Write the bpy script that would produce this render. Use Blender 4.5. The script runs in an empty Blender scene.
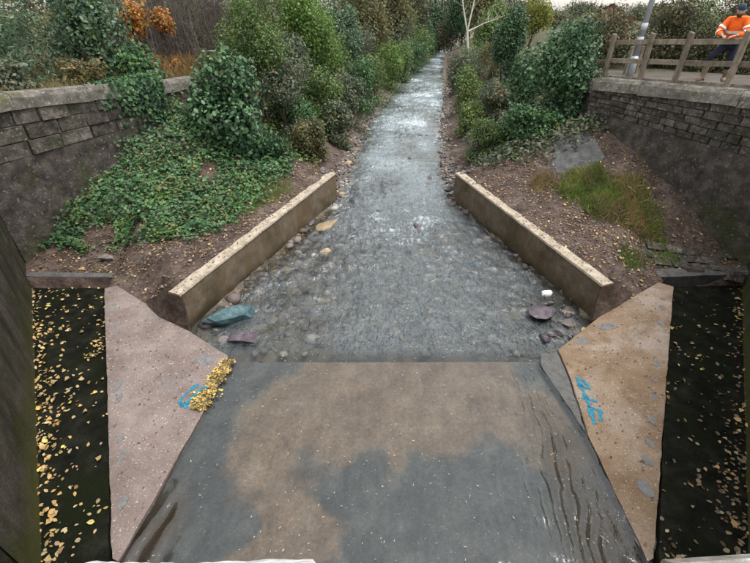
import bpy, bmesh, math, random
import numpy as np
from mathutils import Vector, Matrix

scene = bpy.context.scene
COL = scene.collection
R = math.radians
rng = np.random.default_rng(7)
random.seed(7)

# ------------------------------------------------------------------ camera
cam_d = bpy.data.cameras.new('camera')
cam = bpy.data.objects.new('camera', cam_d)
COL.objects.link(cam)
cam.location = (0, 0, 6.5)
cam.rotation_euler = (R(90 - 33.1), 0, 0)
cam_d.sensor_width = 36
cam_d.lens = 416 / 750 * 36
cam_d.clip_start = 0.02
cam_d.clip_end = 2000
scene.camera = cam

# ------------------------------------------------------------------ world: overcast sky
SUN_EL, SUN_AZ = R(70), R(100)
w = bpy.data.worlds.new('World')
scene.world = w
w.use_nodes = True
nt = w.node_tree
nt.nodes.clear()
sky = nt.nodes.new('ShaderNodeTexSky')
sky.sky_type = 'NISHITA'
sky.sun_disc = False
sky.sun_elevation = SUN_EL
sky.sun_rotation = SUN_AZ
sky.air_density = 3.0
sky.dust_density = 1.0
bw = nt.nodes.new('ShaderNodeRGBToBW')
mix = nt.nodes.new('ShaderNodeMix')
mix.data_type = 'RGBA'
mix.inputs[0].default_value = 0.88           # cloud cover takes the blue out of the sky
bg = nt.nodes.new('ShaderNodeBackground')
bg.inputs['Strength'].default_value = 0.15
wo = nt.nodes.new('ShaderNodeOutputWorld')
nt.links.new(sky.outputs[0], bw.inputs[0])
nt.links.new(sky.outputs[0], mix.inputs[6])
nt.links.new(bw.outputs[0], mix.inputs[7])
nt.links.new(mix.outputs[2], bg.inputs['Color'])
nt.links.new(bg.outputs[0], wo.inputs[0])

sun_d = bpy.data.lights.new('sun', 'SUN')
sun_d.energy = 1.4
sun_d.angle = R(30)
sun_d.color = (1.0, 0.96, 0.9)
sun = bpy.data.objects.new('sun', sun_d)
COL.objects.link(sun)
sd = Vector((math.sin(SUN_AZ) * math.cos(SUN_EL), math.cos(SUN_AZ) * math.cos(SUN_EL), math.sin(SUN_EL)))
sun.rotation_euler = sd.to_track_quat('Z', 'Y').to_euler()
sun.location = (0, 0, 60)

scene.view_settings.view_transform = 'Standard'
scene.view_settings.look = 'None'
scene.view_settings.exposure = 1.22
scene.view_settings.gamma = 1
scene.view_settings.use_curve_mapping = False
scene.render.engine = 'CYCLES'
scene.cycles.use_denoising = True
scene.cycles.max_bounces = 5
scene.cycles.transparent_max_bounces = 12
scene.cycles.caustics_reflective = False
scene.cycles.caustics_refractive = False

# ------------------------------------------------------------------ noise (numpy)
_tab = np.random.default_rng(3).random((256, 256))
def vnoise(x, y):
    x = np.asarray(x, float); y = np.asarray(y, float)
    xi = np.floor(x).astype(int); yi = np.floor(y).astype(int)
    fx = x - xi; fy = y - yi
    fx = fx * fx * (3 - 2 * fx); fy = fy * fy * (3 - 2 * fy)
    a = _tab[xi & 255, yi & 255]; b = _tab[(xi + 1) & 255, yi & 255]
    c = _tab[xi & 255, (yi + 1) & 255]; d = _tab[(xi + 1) & 255, (yi + 1) & 255]
    return (a * (1 - fx) + b * fx) * (1 - fy) + (c * (1 - fx) + d * fx) * fy
def fbm(x, y, o=4):
    s = 0; a = .5
    for i in range(o):
        s = s + a * (vnoise(np.asarray(x) * 2**i + 17.3 * i, np.asarray(y) * 2**i + 5.1 * i) - .5)
        a *= .5
    return s * 2
def smooth(a, b, x):
    t = np.clip((np.asarray(x, float) - a) / (b - a), 0, 1)
    return t * t * (3 - 2 * t)

# ------------------------------------------------------------------ object helpers
def tag(o, label=None, cat=None, group=None, kind=None):
    if label: o['label'] = label
    if cat: o['category'] = cat
    if group: o['group'] = group
    if kind: o['kind'] = kind
    return o
def link(name, data, parent=None):
    o = bpy.data.objects.new(name, data)
    COL.objects.link(o)
    if parent is not None: o.parent = parent
    return o
def empty(name, loc=(0, 0, 0), rz=0):
    o = link(name, None)
    o.location = loc; o.rotation_euler = (0, 0, rz)
    return o
def mesh_np(name, V, Fc, mats, smooth_=False):
    """V (n,3); Fc (m,k) all k-gons"""
    V = np.asarray(V, np.float32); Fc = np.asarray(Fc, np.int32)
    me = bpy.data.meshes.new(name)
    me.vertices.add(len(V)); me.vertices.foreach_set('co', V.ravel())
    k = Fc.shape[1]
    me.loops.add(Fc.size); me.loops.foreach_set('vertex_index', Fc.ravel())
    me.polygons.add(len(Fc))
    me.polygons.foreach_set('loop_start', np.arange(0, Fc.size, k, dtype=np.int32))
    if smooth_: me.polygons.foreach_set('use_smooth', np.ones(len(Fc), bool))
    me.update(calc_edges=True)
    for m in (mats if isinstance(mats, (list, tuple)) else [mats]): me.materials.append(m)
    return me
def mesh_py(name, V, Fc, mat, smooth_=False):
    me = bpy.data.meshes.new(name)
    me.from_pydata([tuple(v) for v in V], [], Fc)
    if smooth_:
        for p in me.polygons: p.use_smooth = True
    me.materials.append(mat)
    me.update()
    return me
def bm_mesh(name, bm, mat, smooth_=False):
    me = bpy.data.meshes.new(name)
    bm.normal_update(); bm.to_mesh(me); bm.free()
    if smooth_:
        for p in me.polygons: p.use_smooth = True
    me.materials.append(mat)
    return me
def add_box(bm, c, s, rz=0, bevel=0, jit=0):
    m = Matrix.Translation(c) @ Matrix.Rotation(rz, 4, 'Z') @ Matrix.Diagonal((s[0], s[1], s[2], 1))
    r = bmesh.ops.create_cube(bm, size=1, matrix=m)
    vs = r['verts']
    if bevel:
        es = list({e for v in vs for e in v.link_edges})
        bmesh.ops.bevel(bm, geom=es, offset=bevel, segments=1, affect='EDGES')
    return vs
def tube(V, Fc, pts, rads, n=6, cap=True):
    """append a tapered tube to lists V, Fc"""
    pts = [Vector(p) for p in pts]
    base = len(V)
    for i, p in enumerate(pts):
        d = (pts[min(i + 1, len(pts) - 1)] - pts[max(i - 1, 0)])
        if d.length < 1e-6: d = Vector((0, 0, 1))
        d.normalize()
        a = d.orthogonal().normalized() if i == 0 else (a - d * a.dot(d)).normalized()
        b = d.cross(a)
        for k in range(n):
            t = 2 * math.pi * k / n
            V.append(p + (a * math.cos(t) + b * math.sin(t)) * rads[i])
    for i in range(len(pts) - 1):
        for k in range(n):
            q = base + i * n
            Fc.append((q + k, q + (k + 1) % n, q + n + (k + 1) % n, q + n + k))
    if cap:
        Fc.append(tuple(range(base + n - 1, base - 1, -1)))
        q = base + (len(pts) - 1) * n
        Fc.append(tuple(range(q, q + n)))

# ------------------------------------------------------------------ materials
class NT:
    def __init__(s, name):
        s.m = bpy.data.materials.new(name); s.m.use_nodes = True
        s.t = s.m.node_tree; s.t.nodes.clear()
        s.out = s.t.nodes.new('ShaderNodeOutputMaterial')
        s.co = s.t.nodes.new('ShaderNodeTexCoord')
    def n(s, kind, **kw):
        nd = s.t.nodes.new(kind)
        for k, v in kw.items(): setattr(nd, k, v)
        return nd
    def l(s, a, b): s.t.links.new(a, b)
    def noise(s, scale, detail=5, rough=.6, vec=None, dist=0):
        nd = s.n('ShaderNodeTexNoise')
        nd.inputs['Scale'].default_value = scale; nd.inputs['Detail'].default_value = detail
        nd.inputs['Roughness'].default_value = rough; nd.inputs['Distortion'].default_value = dist
        s.l(vec if vec is not None else s.pos(), nd.inputs['Vector'])
        return nd.outputs['Fac']
    def pos(s):
        if not hasattr(s, '_g'): s._g = s.n('ShaderNodeNewGeometry')
        return s._g.outputs['Position']
    def ramp(s, fac, stops):
        r = s.n('ShaderNodeValToRGB')
        while len(r.color_ramp.elements) < len(stops): r.color_ramp.elements.new(.5)
        for e, (p, c) in zip(r.color_ramp.elements, stops):
            e.position = p; e.color = (*c, 1) if len(c) == 3 else c
        s.l(fac, r.inputs[0]); return r.outputs[0]
    def mix(s, fac, a, b, blend='MIX'):
        m = s.n('ShaderNodeMix', data_type='RGBA', blend_type=blend)
        for inp, v in ((m.inputs[0], fac), (m.inputs[6], a), (m.inputs[7], b)):
            if hasattr(v, 'is_output'): s.l(v, inp)
            elif isinstance(v, (int, float)): inp.default_value = v
            else: inp.default_value = (*v, 1)
        return m.outputs[2]
    def math(s, op, a, b=0.0, clamp=False):
        m = s.n('ShaderNodeMath', operation=op, use_clamp=clamp)
        for inp, v in ((m.inputs[0], a), (m.inputs[1], b)):
            if hasattr(v, 'is_output'): s.l(v, inp)
            else: inp.default_value = v
        return m.outputs[0]
    def bump(s, h, strength=.5, dist=.05, normal=None):
        b = s.n('ShaderNodeBump')
        b.inputs['Strength'].default_value = strength; b.inputs['Distance'].default_value = dist
        s.l(h, b.inputs['Height'])
        if normal is not None: s.l(normal, b.inputs['Normal'])
        return b.outputs[0]
    def pbr(s, col, rough=.85, normal=None, spec=.3, metal=0):
        p = s.n('ShaderNodeBsdfPrincipled')
        if hasattr(col, 'is_output'): s.l(col, p.inputs['Base Color'])
        else: p.inputs['Base Color'].default_value = (*col, 1)
        if hasattr(rough, 'is_output'): s.l(rough, p.inputs['Roughness'])
        else: p.inputs['Roughness'].default_value = rough
        p.inputs['Specular IOR Level'].default_value = spec
        p.inputs['Metallic'].default_value = metal
        if normal is not None: s.l(normal, p.inputs['Normal'])
        return p
    def done(s, sh):
        s.l(sh.outputs[0] if hasattr(sh, 'outputs') else sh, s.out.inputs['Surface']); return s.m

def stone_mat(name, stops, scale=3, speck=None, spscale=40, spth=.64, bump=.6, bdist=.03, rough=.88, patch=None, pscale=.8, pth=(.5, .62), spec=.1, fine=60, isl=0.0, streak=None):
    """mottled mineral: ramp over noise, speckle, large patches, relief"""
    k = NT(name)
    f = k.noise(scale, 8, .65)
    c = k.ramp(f, stops)
    if patch:
        pf = k.noise(pscale, 6, .65, dist=.4)
        m = k.ramp(pf, [(pth[0], (0, 0, 0)), (pth[1], (1, 1, 1))])
        c = k.mix(m, c, patch)
    if streak:
        mp = k.n('ShaderNodeMapping'); mp.inputs['Scale'].default_value = streak[1]
        k.l(k.pos(), mp.inputs['Vector'])
        sf = k.noise(1.0, 5, .6, vec=mp.outputs[0])
        m = k.ramp(sf, [(.48, (0, 0, 0)), (.68, (1, 1, 1))])
        c = k.mix(m, c, streak[0])
    fn = k.noise(fine, 4, .7)
    c = k.mix(.75, c, k.ramp(fn, [(.25, (.35, .35, .35)), (.5, (.9, .9, .9)), (.75, (1.5, 1.5, 1.5))]), 'MULTIPLY')
    if speck:
        v = k.noise(spscale, 3, .6)
        m = k.ramp(v, [(spth, (0, 0, 0)), (spth + .05, (1, 1, 1))])
        c = k.mix(m, c, speck)
    if isl:
        g = k.n('ShaderNodeObjectInfo')
        c = k.mix(1.0, c, k.ramp(g.outputs['Random'], [(0, (1 - isl,) * 3), (1, (1 + isl,) * 3)]), 'MULTIPLY')
    h = k.math('ADD', f, k.math('MULTIPLY', fn, .45))
    return k.done(k.pbr(c, rough, k.bump(h, bump, bdist), spec))

def leaf_mat(name, cols, transl=.28, rough=.5, spec=.35, clump=1.3, back=None):
    k = NT(name)
    g = k.n('ShaderNodeNewGeometry')
    n = len(cols)
    c = k.ramp(g.outputs['Random Per Island'], [(i / max(1, n - 1) if n > 1 else 0, cc) for i, cc in enumerate(cols)])
    f = k.noise(clump, 3, .6)
    c = k.mix(.8, c, k.ramp(f, [(.3, (.5, .55, .55)), (.5, (1, 1, 1)), (.72, (1.55, 1.42, 1.05))]), 'MULTIPLY')
    p = k.pbr(c, rough, None, spec)
    tr = k.n('ShaderNodeBsdfTranslucent'); k.l(c, tr.inputs[0])
    ms = k.n('ShaderNodeMixShader'); ms.inputs[0].default_value = transl
    k.l(p.outputs[0], ms.inputs[1]); k.l(tr.outputs[0], ms.inputs[2])
    return k.done(ms)

def plain(name, col, rough=.6, spec=.3, metal=0, var=.25, scale=12, bump=.15):
    k = NT(name)
    f = k.noise(scale, 5, .6)
    c = k.mix(1.0, col, k.ramp(f, [(.3, (1 - var,) * 3), (.7, (1 + var,) * 3)]), 'MULTIPLY')
    return k.done(k.pbr(c, rough, k.bump(f, bump, .01), spec, metal))

M = {}
M['block'] = stone_mat('wall_stone', [(.3, (.04, .034, .03)), (.5, (.095, .08, .069)), (.7, (.17, .148, .127))], 5, (.2, .19, .175), 12, .6, 1.0, .05, isl=.35, fine=34, patch=(.05, .055, .035), pscale=1.3, pth=(.52, .66))
M['mortar'] = stone_mat('mortar', [(.3, (.06, .056, .05)), (.7, (.17, .16, .145))], 8, None, bump=.5)
M['coping'] = stone_mat('coping_stone', [(.3, (.085, .08, .07)), (.5, (.17, .155, .135)), (.7, (.27, .25, .22))], 4, (.3, .28, .25), 11, .6, 1.0, .05, isl=.15, fine=34, patch=(.1, .105, .04), pscale=1.1, pth=(.55, .68))
M['render'] = stone_mat('old_render', [(.3, (.03, .026, .025)), (.5, (.075, .063, .058)), (.7, (.14, .118, .104))], 3.2, (.17, .16, .16), 11, .62, 1.0, .04, fine=32, patch=(.05, .06, .022), pscale=.55, pth=(.53, .68))
def moss_base(m, z0, z1, col):
    t = m.node_tree; p = next(n for n in t.nodes if n.type == 'BSDF_PRINCIPLED'); src = p.inputs['Base Color'].links[0].from_socket
    g = t.nodes.new('ShaderNodeNewGeometry'); sx = t.nodes.new('ShaderNodeSeparateXYZ'); t.links.new(g.outputs['Position'], sx.inputs[0])
    nz = t.nodes.new('ShaderNodeTexNoise'); nz.inputs['Scale'].default_value = 1.7; nz.inputs['Detail'].default_value = 7; t.links.new(g.outputs['Position'], nz.inputs['Vector'])
    mr = t.nodes.new('ShaderNodeMapRange'); mr.inputs[1].default_value = z1; mr.inputs[2].default_value = z0; t.links.new(sx.outputs[2], mr.inputs[0])
    ad = t.nodes.new('ShaderNodeMath'); ad.operation = 'MULTIPLY_ADD'; ad.inputs[1].default_value = 2.2; ad.inputs[2].default_value = -1.25; t.links.new(nz.outputs['Fac'], ad.inputs[0])
    su = t.nodes.new('ShaderNodeMath'); su.operation = 'ADD'; su.use_clamp = True; t.links.new(mr.outputs[0], su.inputs[0]); t.links.new(ad.outputs[0], su.inputs[1])
    ml = t.nodes.new('ShaderNodeMath'); ml.operation = 'MULTIPLY'; t.links.new(su.outputs[0], ml.inputs[0]); t.links.new(mr.outputs[0], ml.inputs[1])
    mx = t.nodes.new('ShaderNodeMix'); mx.data_type = 'RGBA'; t.links.new(ml.outputs[0], mx.inputs[0]); t.links.new(src, mx.inputs[6]); mx.inputs[7].default_value = (*col, 1)
    t.links.new(mx.outputs[2], p.inputs['Base Color'])
moss_base(M['render'], .3, 2.2, (.06, .065, .018))
M['wing'] = stone_mat('wing_concrete', [(.3, (.03, .026, .021)), (.5, (.055, .047, .038)), (.7, (.085, .074, .06))], 1.6, (.13, .12, .1), 22, .66, bump=.8, fine=30, patch=(.03, .035, .012), pscale=.9, pth=(.5, .65), streak=((.025, .022, .017), (2.5, 2.5, .3)))
moss_base(M['wing'], .1, 1.3, (.055, .055, .014))
M['concrete'] = stone_mat('cast_concrete', [(.3, (.1, .078, .055)), (.5, (.155, .122, .088)), (.7, (.21, .17, .125))], 2.2, (.07, .055, .04), 18, .67, .4, .015, patch=(.085, .066, .04), pscale=1.3, pth=(.48, .68), streak=((.14, .1, .062), (3.0, 3.0, .5)), fine=45)
moss_base(M['concrete'], .12, .62, (.045, .034, .018))
M['concrete_top'] = stone_mat('weathered_skylit_top', [(.3, (.24, .195, .15)), (.5, (.38, .32, .25)), (.7, (.5, .43, .35))], 5, (.14, .1, .08), 16, .6, .5, .015)  # weathered mortar top, coloured paler still for facing the sky
M['slab'] = stone_mat('exposed_aggregate_pink', [(.3, (.135, .103, .092)), (.5, (.2, .157, .142)), (.7, (.27, .22, .2))], 1.3, (.45, .41, .38), 30, .63, .8, .014, patch=(.17, .165, .17), pscale=.8, pth=(.55, .72), fine=75)
M['slab_r'] = stone_mat('exposed_aggregate_tan', [(.3, (.145, .096, .06)), (.5, (.215, .15, .1)), (.7, (.285, .215, .155))], 1.2, (.45, .39, .32), 30, .63, .8, .014, patch=(.3, .24, .2), pscale=.8, pth=(.5, .66), fine=75)
M['patch'] = stone_mat('cement_patch', [(.3, (.13, .13, .132)), (.7, (.21, .208, .206))], 9, None, bump=.4, bdist=.01)
M['wedge'] = stone_mat('grey_wet_concrete', [(.3, (.09, .088, .085)), (.7, (.16, .155, .15))], 6, None, bump=.6)
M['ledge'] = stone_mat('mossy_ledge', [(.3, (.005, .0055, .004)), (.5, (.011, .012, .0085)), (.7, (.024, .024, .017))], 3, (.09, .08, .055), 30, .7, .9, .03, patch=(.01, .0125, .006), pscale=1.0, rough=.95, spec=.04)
M['kerb'] = stone_mat('slate_kerb', [(.3, (.06, .058, .058)), (.7, (.15, .14, .14))], 5, None, bump=.5)
M['apron_wet'] = None
M['rock'] = stone_mat('river_rock', [(.3, (.09, .08, .08)), (.5, (.18, .16, .155)), (.7, (.28, .25, .235))], 4, (.42, .4, .38), 30, .69, .5, .03, isl=.4, rough=.6)
M['rock_tan'] = stone_mat('river_rock_tan', [(.3, (.2, .14, .085)), (.5, (.34, .26, .16)), (.7, (.45, .36, .25))], 4, None, bump=.5, isl=.25, rough=.55)
M['rock_teal'] = stone_mat('teal_slate_rock', [(.3, (.035, .075, .085)), (.5, (.085, .15, .165)), (.7, (.22, .29, .3))], 5, (.5, .5, .46), 26, .71, .7, .03, rough=.5)
M['rock_purple'] = stone_mat('purple_slate_rock', [(.3, (.055, .045, .055)), (.5, (.11, .09, .105)), (.7, (.19, .16, .18))], 5, None, bump=.6, rough=.5)
M['rock_white'] = stone_mat('white_plastic', [(.3, (.6, .6, .62)), (.7, (.82, .82, .84))], 6, None, bump=.4, rough=.4)
M['wood'] = stone_mat('weathered_timber', [(.3, (.12, .095, .07)), (.5, (.21, .175, .135)), (.7, (.3, .26, .21))], 4, (.1, .12, .05), 9, .68, .5, .01, isl=.2, streak=((.13, .11, .085), (14, 14, 2)))
M['tarmac'] = stone_mat('path_tarmac', [(.3, (.055, .05, .048)), (.5, (.09, .082, .078)), (.7, (.13, .118, .11))], 2, (.2, .18, .15), 40, .68, .5, .01, patch=(.12, .09, .06), pscale=1.0)
M['bark'] = stone_mat('bark', [(.3, (.035, .028, .02)), (.5, (.075, .06, .045)), (.7, (.13, .11, .085))], 6, None, bump=.8)
M['bark_pale'] = stone_mat('pale_bark', [(.3, (.4, .36, .3)), (.5, (.58, .54, .46)), (.7, (.7, .66, .58))], 5, (.12, .1, .08), 8, .7, .4)
M['twig'] = plain('grey_twigs', (.13, .11, .095), .9)
M['galv'] = plain('galvanised_steel', (.42, .45, .49), .4, .5, .6, .15, 20)
M['brick'] = stone_mat('house_brick', [(.3, (.16, .075, .05)), (.7, (.26, .14, .1))], 4)
M['roof'] = stone_mat('roof_tile', [(.3, (.1, .065, .055)), (.7, (.19, .125, .1))], 4, isl=.2)

# ground: soil, litter, grass on the flat tops
k = NT('soil')
f = k.noise(1.6, 9, .68)
c = k.ramp(f, [(.28, (.026, .018, .015)), (.45, (.068, .048, .04)), (.6, (.115, .086, .073)), (.78, (.2, .163, .142))])
g = k.noise(9, 6, .7)
c = k.mix(.95, c, k.ramp(g, [(.3, (.45, .45, .45)), (.5, (1, 1, 1)), (.72, (1.6, 1.5, 1.4))]), 'MULTIPLY')
gr = k.noise(.35, 4, .6)
va = k.n('ShaderNodeAttribute', attribute_name='green')
c = k.mix(k.math('MULTIPLY', va.outputs['Fac'], k.ramp(gr, [(.3, (.5,) * 3), (.6, (1,) * 3)])), c, k.ramp(g, [(.3, (.03, .038, .014)), (.5, (.06, .065, .026)), (.7, (.11, .09, .04))]))
vb = k.n('ShaderNodeAttribute', attribute_name='bed')
v = k.n('ShaderNodeTexVoronoi'); v.inputs['Scale'].default_value = 4.5; k.l(k.pos(), v.inputs['Vector'])
bc = k.mix(.55, k.ramp(f, [(.3, (.045, .038, .028)), (.5, (.1, .083, .06)), (.7, (.18, .148, .108))]), k.ramp(v.outputs['Color'], [(0, (.05, .05, .045)), (.5, (.14, .12, .1)), (1, (.28, .22, .16))]))
c = k.mix(vb.outputs['Fac'], c, bc)
M['soil'] = k.done(k.pbr(c, .92, k.bump(k.math('ADD', f, k.math('MULTIPLY', g, .5)), .8, .08), .2))

# apron: wet concrete bed, sky reflection painted in as tan and blue-grey zones
k = NT('apron_concrete')
va = k.n('ShaderNodeAttribute', attribute_name='refl_mask')
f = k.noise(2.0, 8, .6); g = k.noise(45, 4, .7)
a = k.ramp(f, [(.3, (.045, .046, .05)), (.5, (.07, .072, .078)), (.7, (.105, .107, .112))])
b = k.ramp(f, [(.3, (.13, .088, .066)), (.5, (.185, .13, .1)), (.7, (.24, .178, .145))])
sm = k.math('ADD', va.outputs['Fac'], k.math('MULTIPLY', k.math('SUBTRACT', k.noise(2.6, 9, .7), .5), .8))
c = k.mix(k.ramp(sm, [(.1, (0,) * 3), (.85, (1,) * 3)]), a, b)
mpa = k.n('ShaderNodeMapping'); mpa.inputs['Scale'].default_value = (3.0, .9, 1); k.l(k.pos(), mpa.inputs['Vector'])
c = k.mix(.5, c, k.ramp(k.noise(1.1, 7, .6, mpa.outputs[0], .9), [(.3, (.62, .63, .66)), (.5, (1, 1, 1)), (.7, (1.35, 1.3, 1.22))]), 'MULTIPLY')
al = k.n('ShaderNodeAttribute', attribute_name='algae')
c = k.mix(k.math('MULTIPLY', al.outputs['Fac'], k.ramp(f, [(.3, (.6,) * 3), (.6, (1,) * 3)])), c, (.06, .036, .018))
g2 = k.noise(14, 6, .75)
c = k.mix(.9, c, k.ramp(g2, [(.3, (.6,) * 3), (.5, (1,) * 3), (.72, (1.4,) * 3)]), 'MULTIPLY')
c = k.mix(.8, c, k.ramp(g, [(.25, (.6,) * 3), (.5, (1,) * 3), (.75, (1.35,) * 3)]), 'MULTIPLY')
sp = k.noise(30, 2, .5)
c = k.mix(k.ramp(sp, [(.7, (0,) * 3), (.74, (.6,) * 3)]), c, (.5, .48, .45))
M['apron'] = k.done(k.pbr(c, .6, k.bump(g, .4, .01), .3))

# water
k = NT('stream_water')
mp = k.n('ShaderNodeMapping'); mp.inputs['Scale'].default_value = (1.3, .65, 1); k.l(k.pos(), mp.inputs['Vector'])
va = k.n('ShaderNodeAttribute', attribute_name='rough')
n1 = k.noise(3.2, 4, .55, mp.outputs[0], .6)
n2 = k.noise(11, 4, .6, mp.outputs[0], .4)
hh = k.math('ADD', n1, k.math('MULTIPLY', n2, .35))
bp = k.n('ShaderNodeBump'); bp.inputs['Distance'].default_value = .11
k.l(hh, bp.inputs['Height']); k.l(va.outputs['Fac'], bp.inputs['Strength'])
fr = k.n('ShaderNodeFresnel'); fr.inputs['IOR'].default_value = 1.55; k.l(bp.outputs[0], fr.inputs['Normal'])
gl = k.n('ShaderNodeBsdfGlossy'); gl.inputs['Roughness'].default_value = .06; gl.inputs['Color'].default_value = (.93, .97, 1, 1)
k.l(bp.outputs[0], gl.inputs['Normal'])
tp = k.n('ShaderNodeBsdfTransparent'); tp.inputs[0].default_value = (.83, .88, .87, 1)
df = k.n('ShaderNodeBsdfDiffuse'); k.l(bp.outputs[0], df.inputs['Normal'])
df.inputs[0].default_value = (.27, .315, .34, 1)
vm = k.n('ShaderNodeAttribute', attribute_name='murk_sheen')
mp2 = k.n('ShaderNodeMapping'); mp2.inputs['Scale'].default_value = (2.2, 1.5, 1); mp2.inputs['Rotation'].default_value = (0, 0, .3); k.l(k.pos(), mp2.inputs['Vector'])
fl1 = k.math('ABSOLUTE', k.math('SUBTRACT', k.noise(3.0, 6, .7, mp2.outputs[0], 1.2), .5))
fil = k.ramp(fl1, [(0, (1,) * 3), (.035, (.35,) * 3), (.1, (0,) * 3)])  # pale ripple contrast painted in as bubble streaks
fl2 = k.math('ABSOLUTE', k.math('SUBTRACT', k.noise(2.1, 5, .65, mp.outputs[0], 1.5), .5))
drk = k.ramp(fl2, [(0, (1,) * 3), (.03, (.4,) * 3), (.08, (0,) * 3)])  # dark ripple lines painted into the transparent tint
up_ = k.math('MULTIPLY', k.math('SUBTRACT', va.outputs['Fac'], .15, True), 1.25, True)
mk = k.math('ADD', vm.outputs['Fac'], k.math('MULTIPLY', k.math('MULTIPLY', fil, up_), .26), True)
k.l(k.mix(k.math('MULTIPLY', drk, up_), (.84, .86, .82), (.24, .21, .17)), tp.inputs[0])
m1 = k.n('ShaderNodeMixShader'); k.l(mk, m1.inputs[0])
k.l(tp.outputs[0], m1.inputs[1]); k.l(df.outputs[0], m1.inputs[2])
m2 = k.n('ShaderNodeMixShader'); k.l(fr.outputs[0], m2.inputs[0])
k.l(m1.outputs[0], m2.inputs[1]); k.l(gl.outputs[0], m2.inputs[2])
vf = k.n('ShaderNodeAttribute', attribute_name='foam')
fo = k.n('ShaderNodeBsdfDiffuse'); fo.inputs[0].default_value = (.55, .6, .63, 1)
fn = k.noise(6.5, 6, .75, mp.outputs[0], .8)
fm = k.ramp(k.math('ADD', fn, k.math('MULTIPLY', k.math('SUBTRACT', vf.outputs['Fac'], .5), .5)), [(.52, (0,) * 3), (.74, (.8,) * 3)])
m3 = k.n('ShaderNodeMixShader'); k.l(fm, m3.inputs[0]); k.l(m2.outputs[0], m3.inputs[1]); k.l(fo.outputs[0], m3.inputs[2])
M['water'] = k.done(m3)

# leaves
M['l_ivy2'] = leaf_mat('pale_ivy_leaf', [(.07, .12, .04), (.1, .155, .055), (.13, .15, .05), (.16, .13, .05)], .2, .45, .35)
M['l_laurel'] = leaf_mat('laurel_leaf', [(0.029, 0.072, 0.035), (0.044, 0.104, 0.047), (0.072, 0.15, 0.068), (0.13, 0.215, 0.111)], .15, .42, .35)
M['l_ivy'] = leaf_mat('ivy_leaf', [(0.024, 0.068, 0.038), (0.047, 0.115, 0.047), (0.081, 0.176, 0.061), (0.115, 0.203, 0.081)], .2, .45, .35)
M['l_teal'] = leaf_mat('bramble_blue_green', [(0.036, 0.084, 0.05), (0.066, 0.126, 0.072), (0.108, 0.174, 0.102), (0.168, 0.228, 0.144)], .25, .5)
M['l_mid'] = leaf_mat('mid_green_leaf', [(0.054, 0.101, 0.03), (0.095, 0.162, 0.047), (0.135, 0.209, 0.068), (0.189, 0.23, 0.095)], .3)
M['l_bright'] = leaf_mat('fresh_green_leaf', [(0.062, 0.138, 0.027), (0.106, 0.206, 0.044), (0.163, 0.263, 0.062), (0.213, 0.263, 0.094)], .35)
M['l_yellow'] = leaf_mat('yellow_green_leaf', [(.12, .16, .03), (.2, .22, .045), (.26, .25, .06), (.11, .15, .04)], .4)
M['l_olive'] = leaf_mat('olive_leaf', [(0.075, 0.088, 0.037), (0.125, 0.125, 0.056), (0.188, 0.163, 0.075), (0.112, 0.125, 0.056)], .3)
M['l_grey'] = leaf_mat('grey_green_leaf', [(0.065, 0.091, 0.058), (0.104, 0.137, 0.085), (0.156, 0.182, 0.117), (0.117, 0.104, 0.072)], .3)
M['l_dark'] = leaf_mat('dark_green_leaf', [(0.016, 0.047, 0.024), (0.03, 0.078, 0.035), (0.047, 0.108, 0.045), (0.074, 0.142, 0.061)], .15, .45)
M['l_far'] = leaf_mat('distant_wood_leaf', [(0.058, 0.078, 0.046), (0.091, 0.111, 0.065), (0.13, 0.143, 0.085), (0.143, 0.124, 0.072)], .3, clump=.4)
M['l_hedge'] = leaf_mat('hedge_leaf', [(0.036, 0.048, 0.026), (0.06, 0.072, 0.036), (0.096, 0.102, 0.048), (0.102, 0.066, 0.042)], .25)
M['l_orange'] = leaf_mat('orange_leaf', [(.35, .13, .03), (.45, .2, .05), (.5, .28, .08), (.28, .09, .04)], .35)
M['l_rust'] = leaf_mat('rusty_bracken', [(.16, .085, .035), (.24, .13, .055), (.3, .19, .09), (.12, .11, .04)], .3)
M['l_litter'] = leaf_mat('fallen_leaf', [(0.068, 0.041, 0.026), (0.15, 0.098, 0.06), (0.27, 0.195, 0.112), (0.105, 0.064, 0.041), (0.375, 0.292, 0.188)], .1, .6, clump=3)
M['l_fallen'] = leaf_mat('fallen_yellow_leaf', [(0.368, 0.272, 0.112), (0.44, 0.336, 0.16), (0.4, 0.224, 0.064), (0.496, 0.416, 0.272), (0.24, 0.12, 0.048)], .1, .55, clump=3)
M['l_gold'] = leaf_mat('golden_leaf', [(.55, .36, .06), (.66, .47, .1), (.72, .56, .2), (.42, .24, .05)], .15, .55, clump=3)
M['grass'] = leaf_mat('grass_blade', [(0.091, 0.169, 0.033), (0.13, 0.234, 0.046), (0.208, 0.247, 0.065), (0.312, 0.26, 0.111)], .35, .55)
M['grass_dry'] = leaf_mat('dry_grass', [(.2, .15, .07), (.28, .21, .1), (.34, .26, .14), (.12, .12, .04)], .35, .6)

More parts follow.
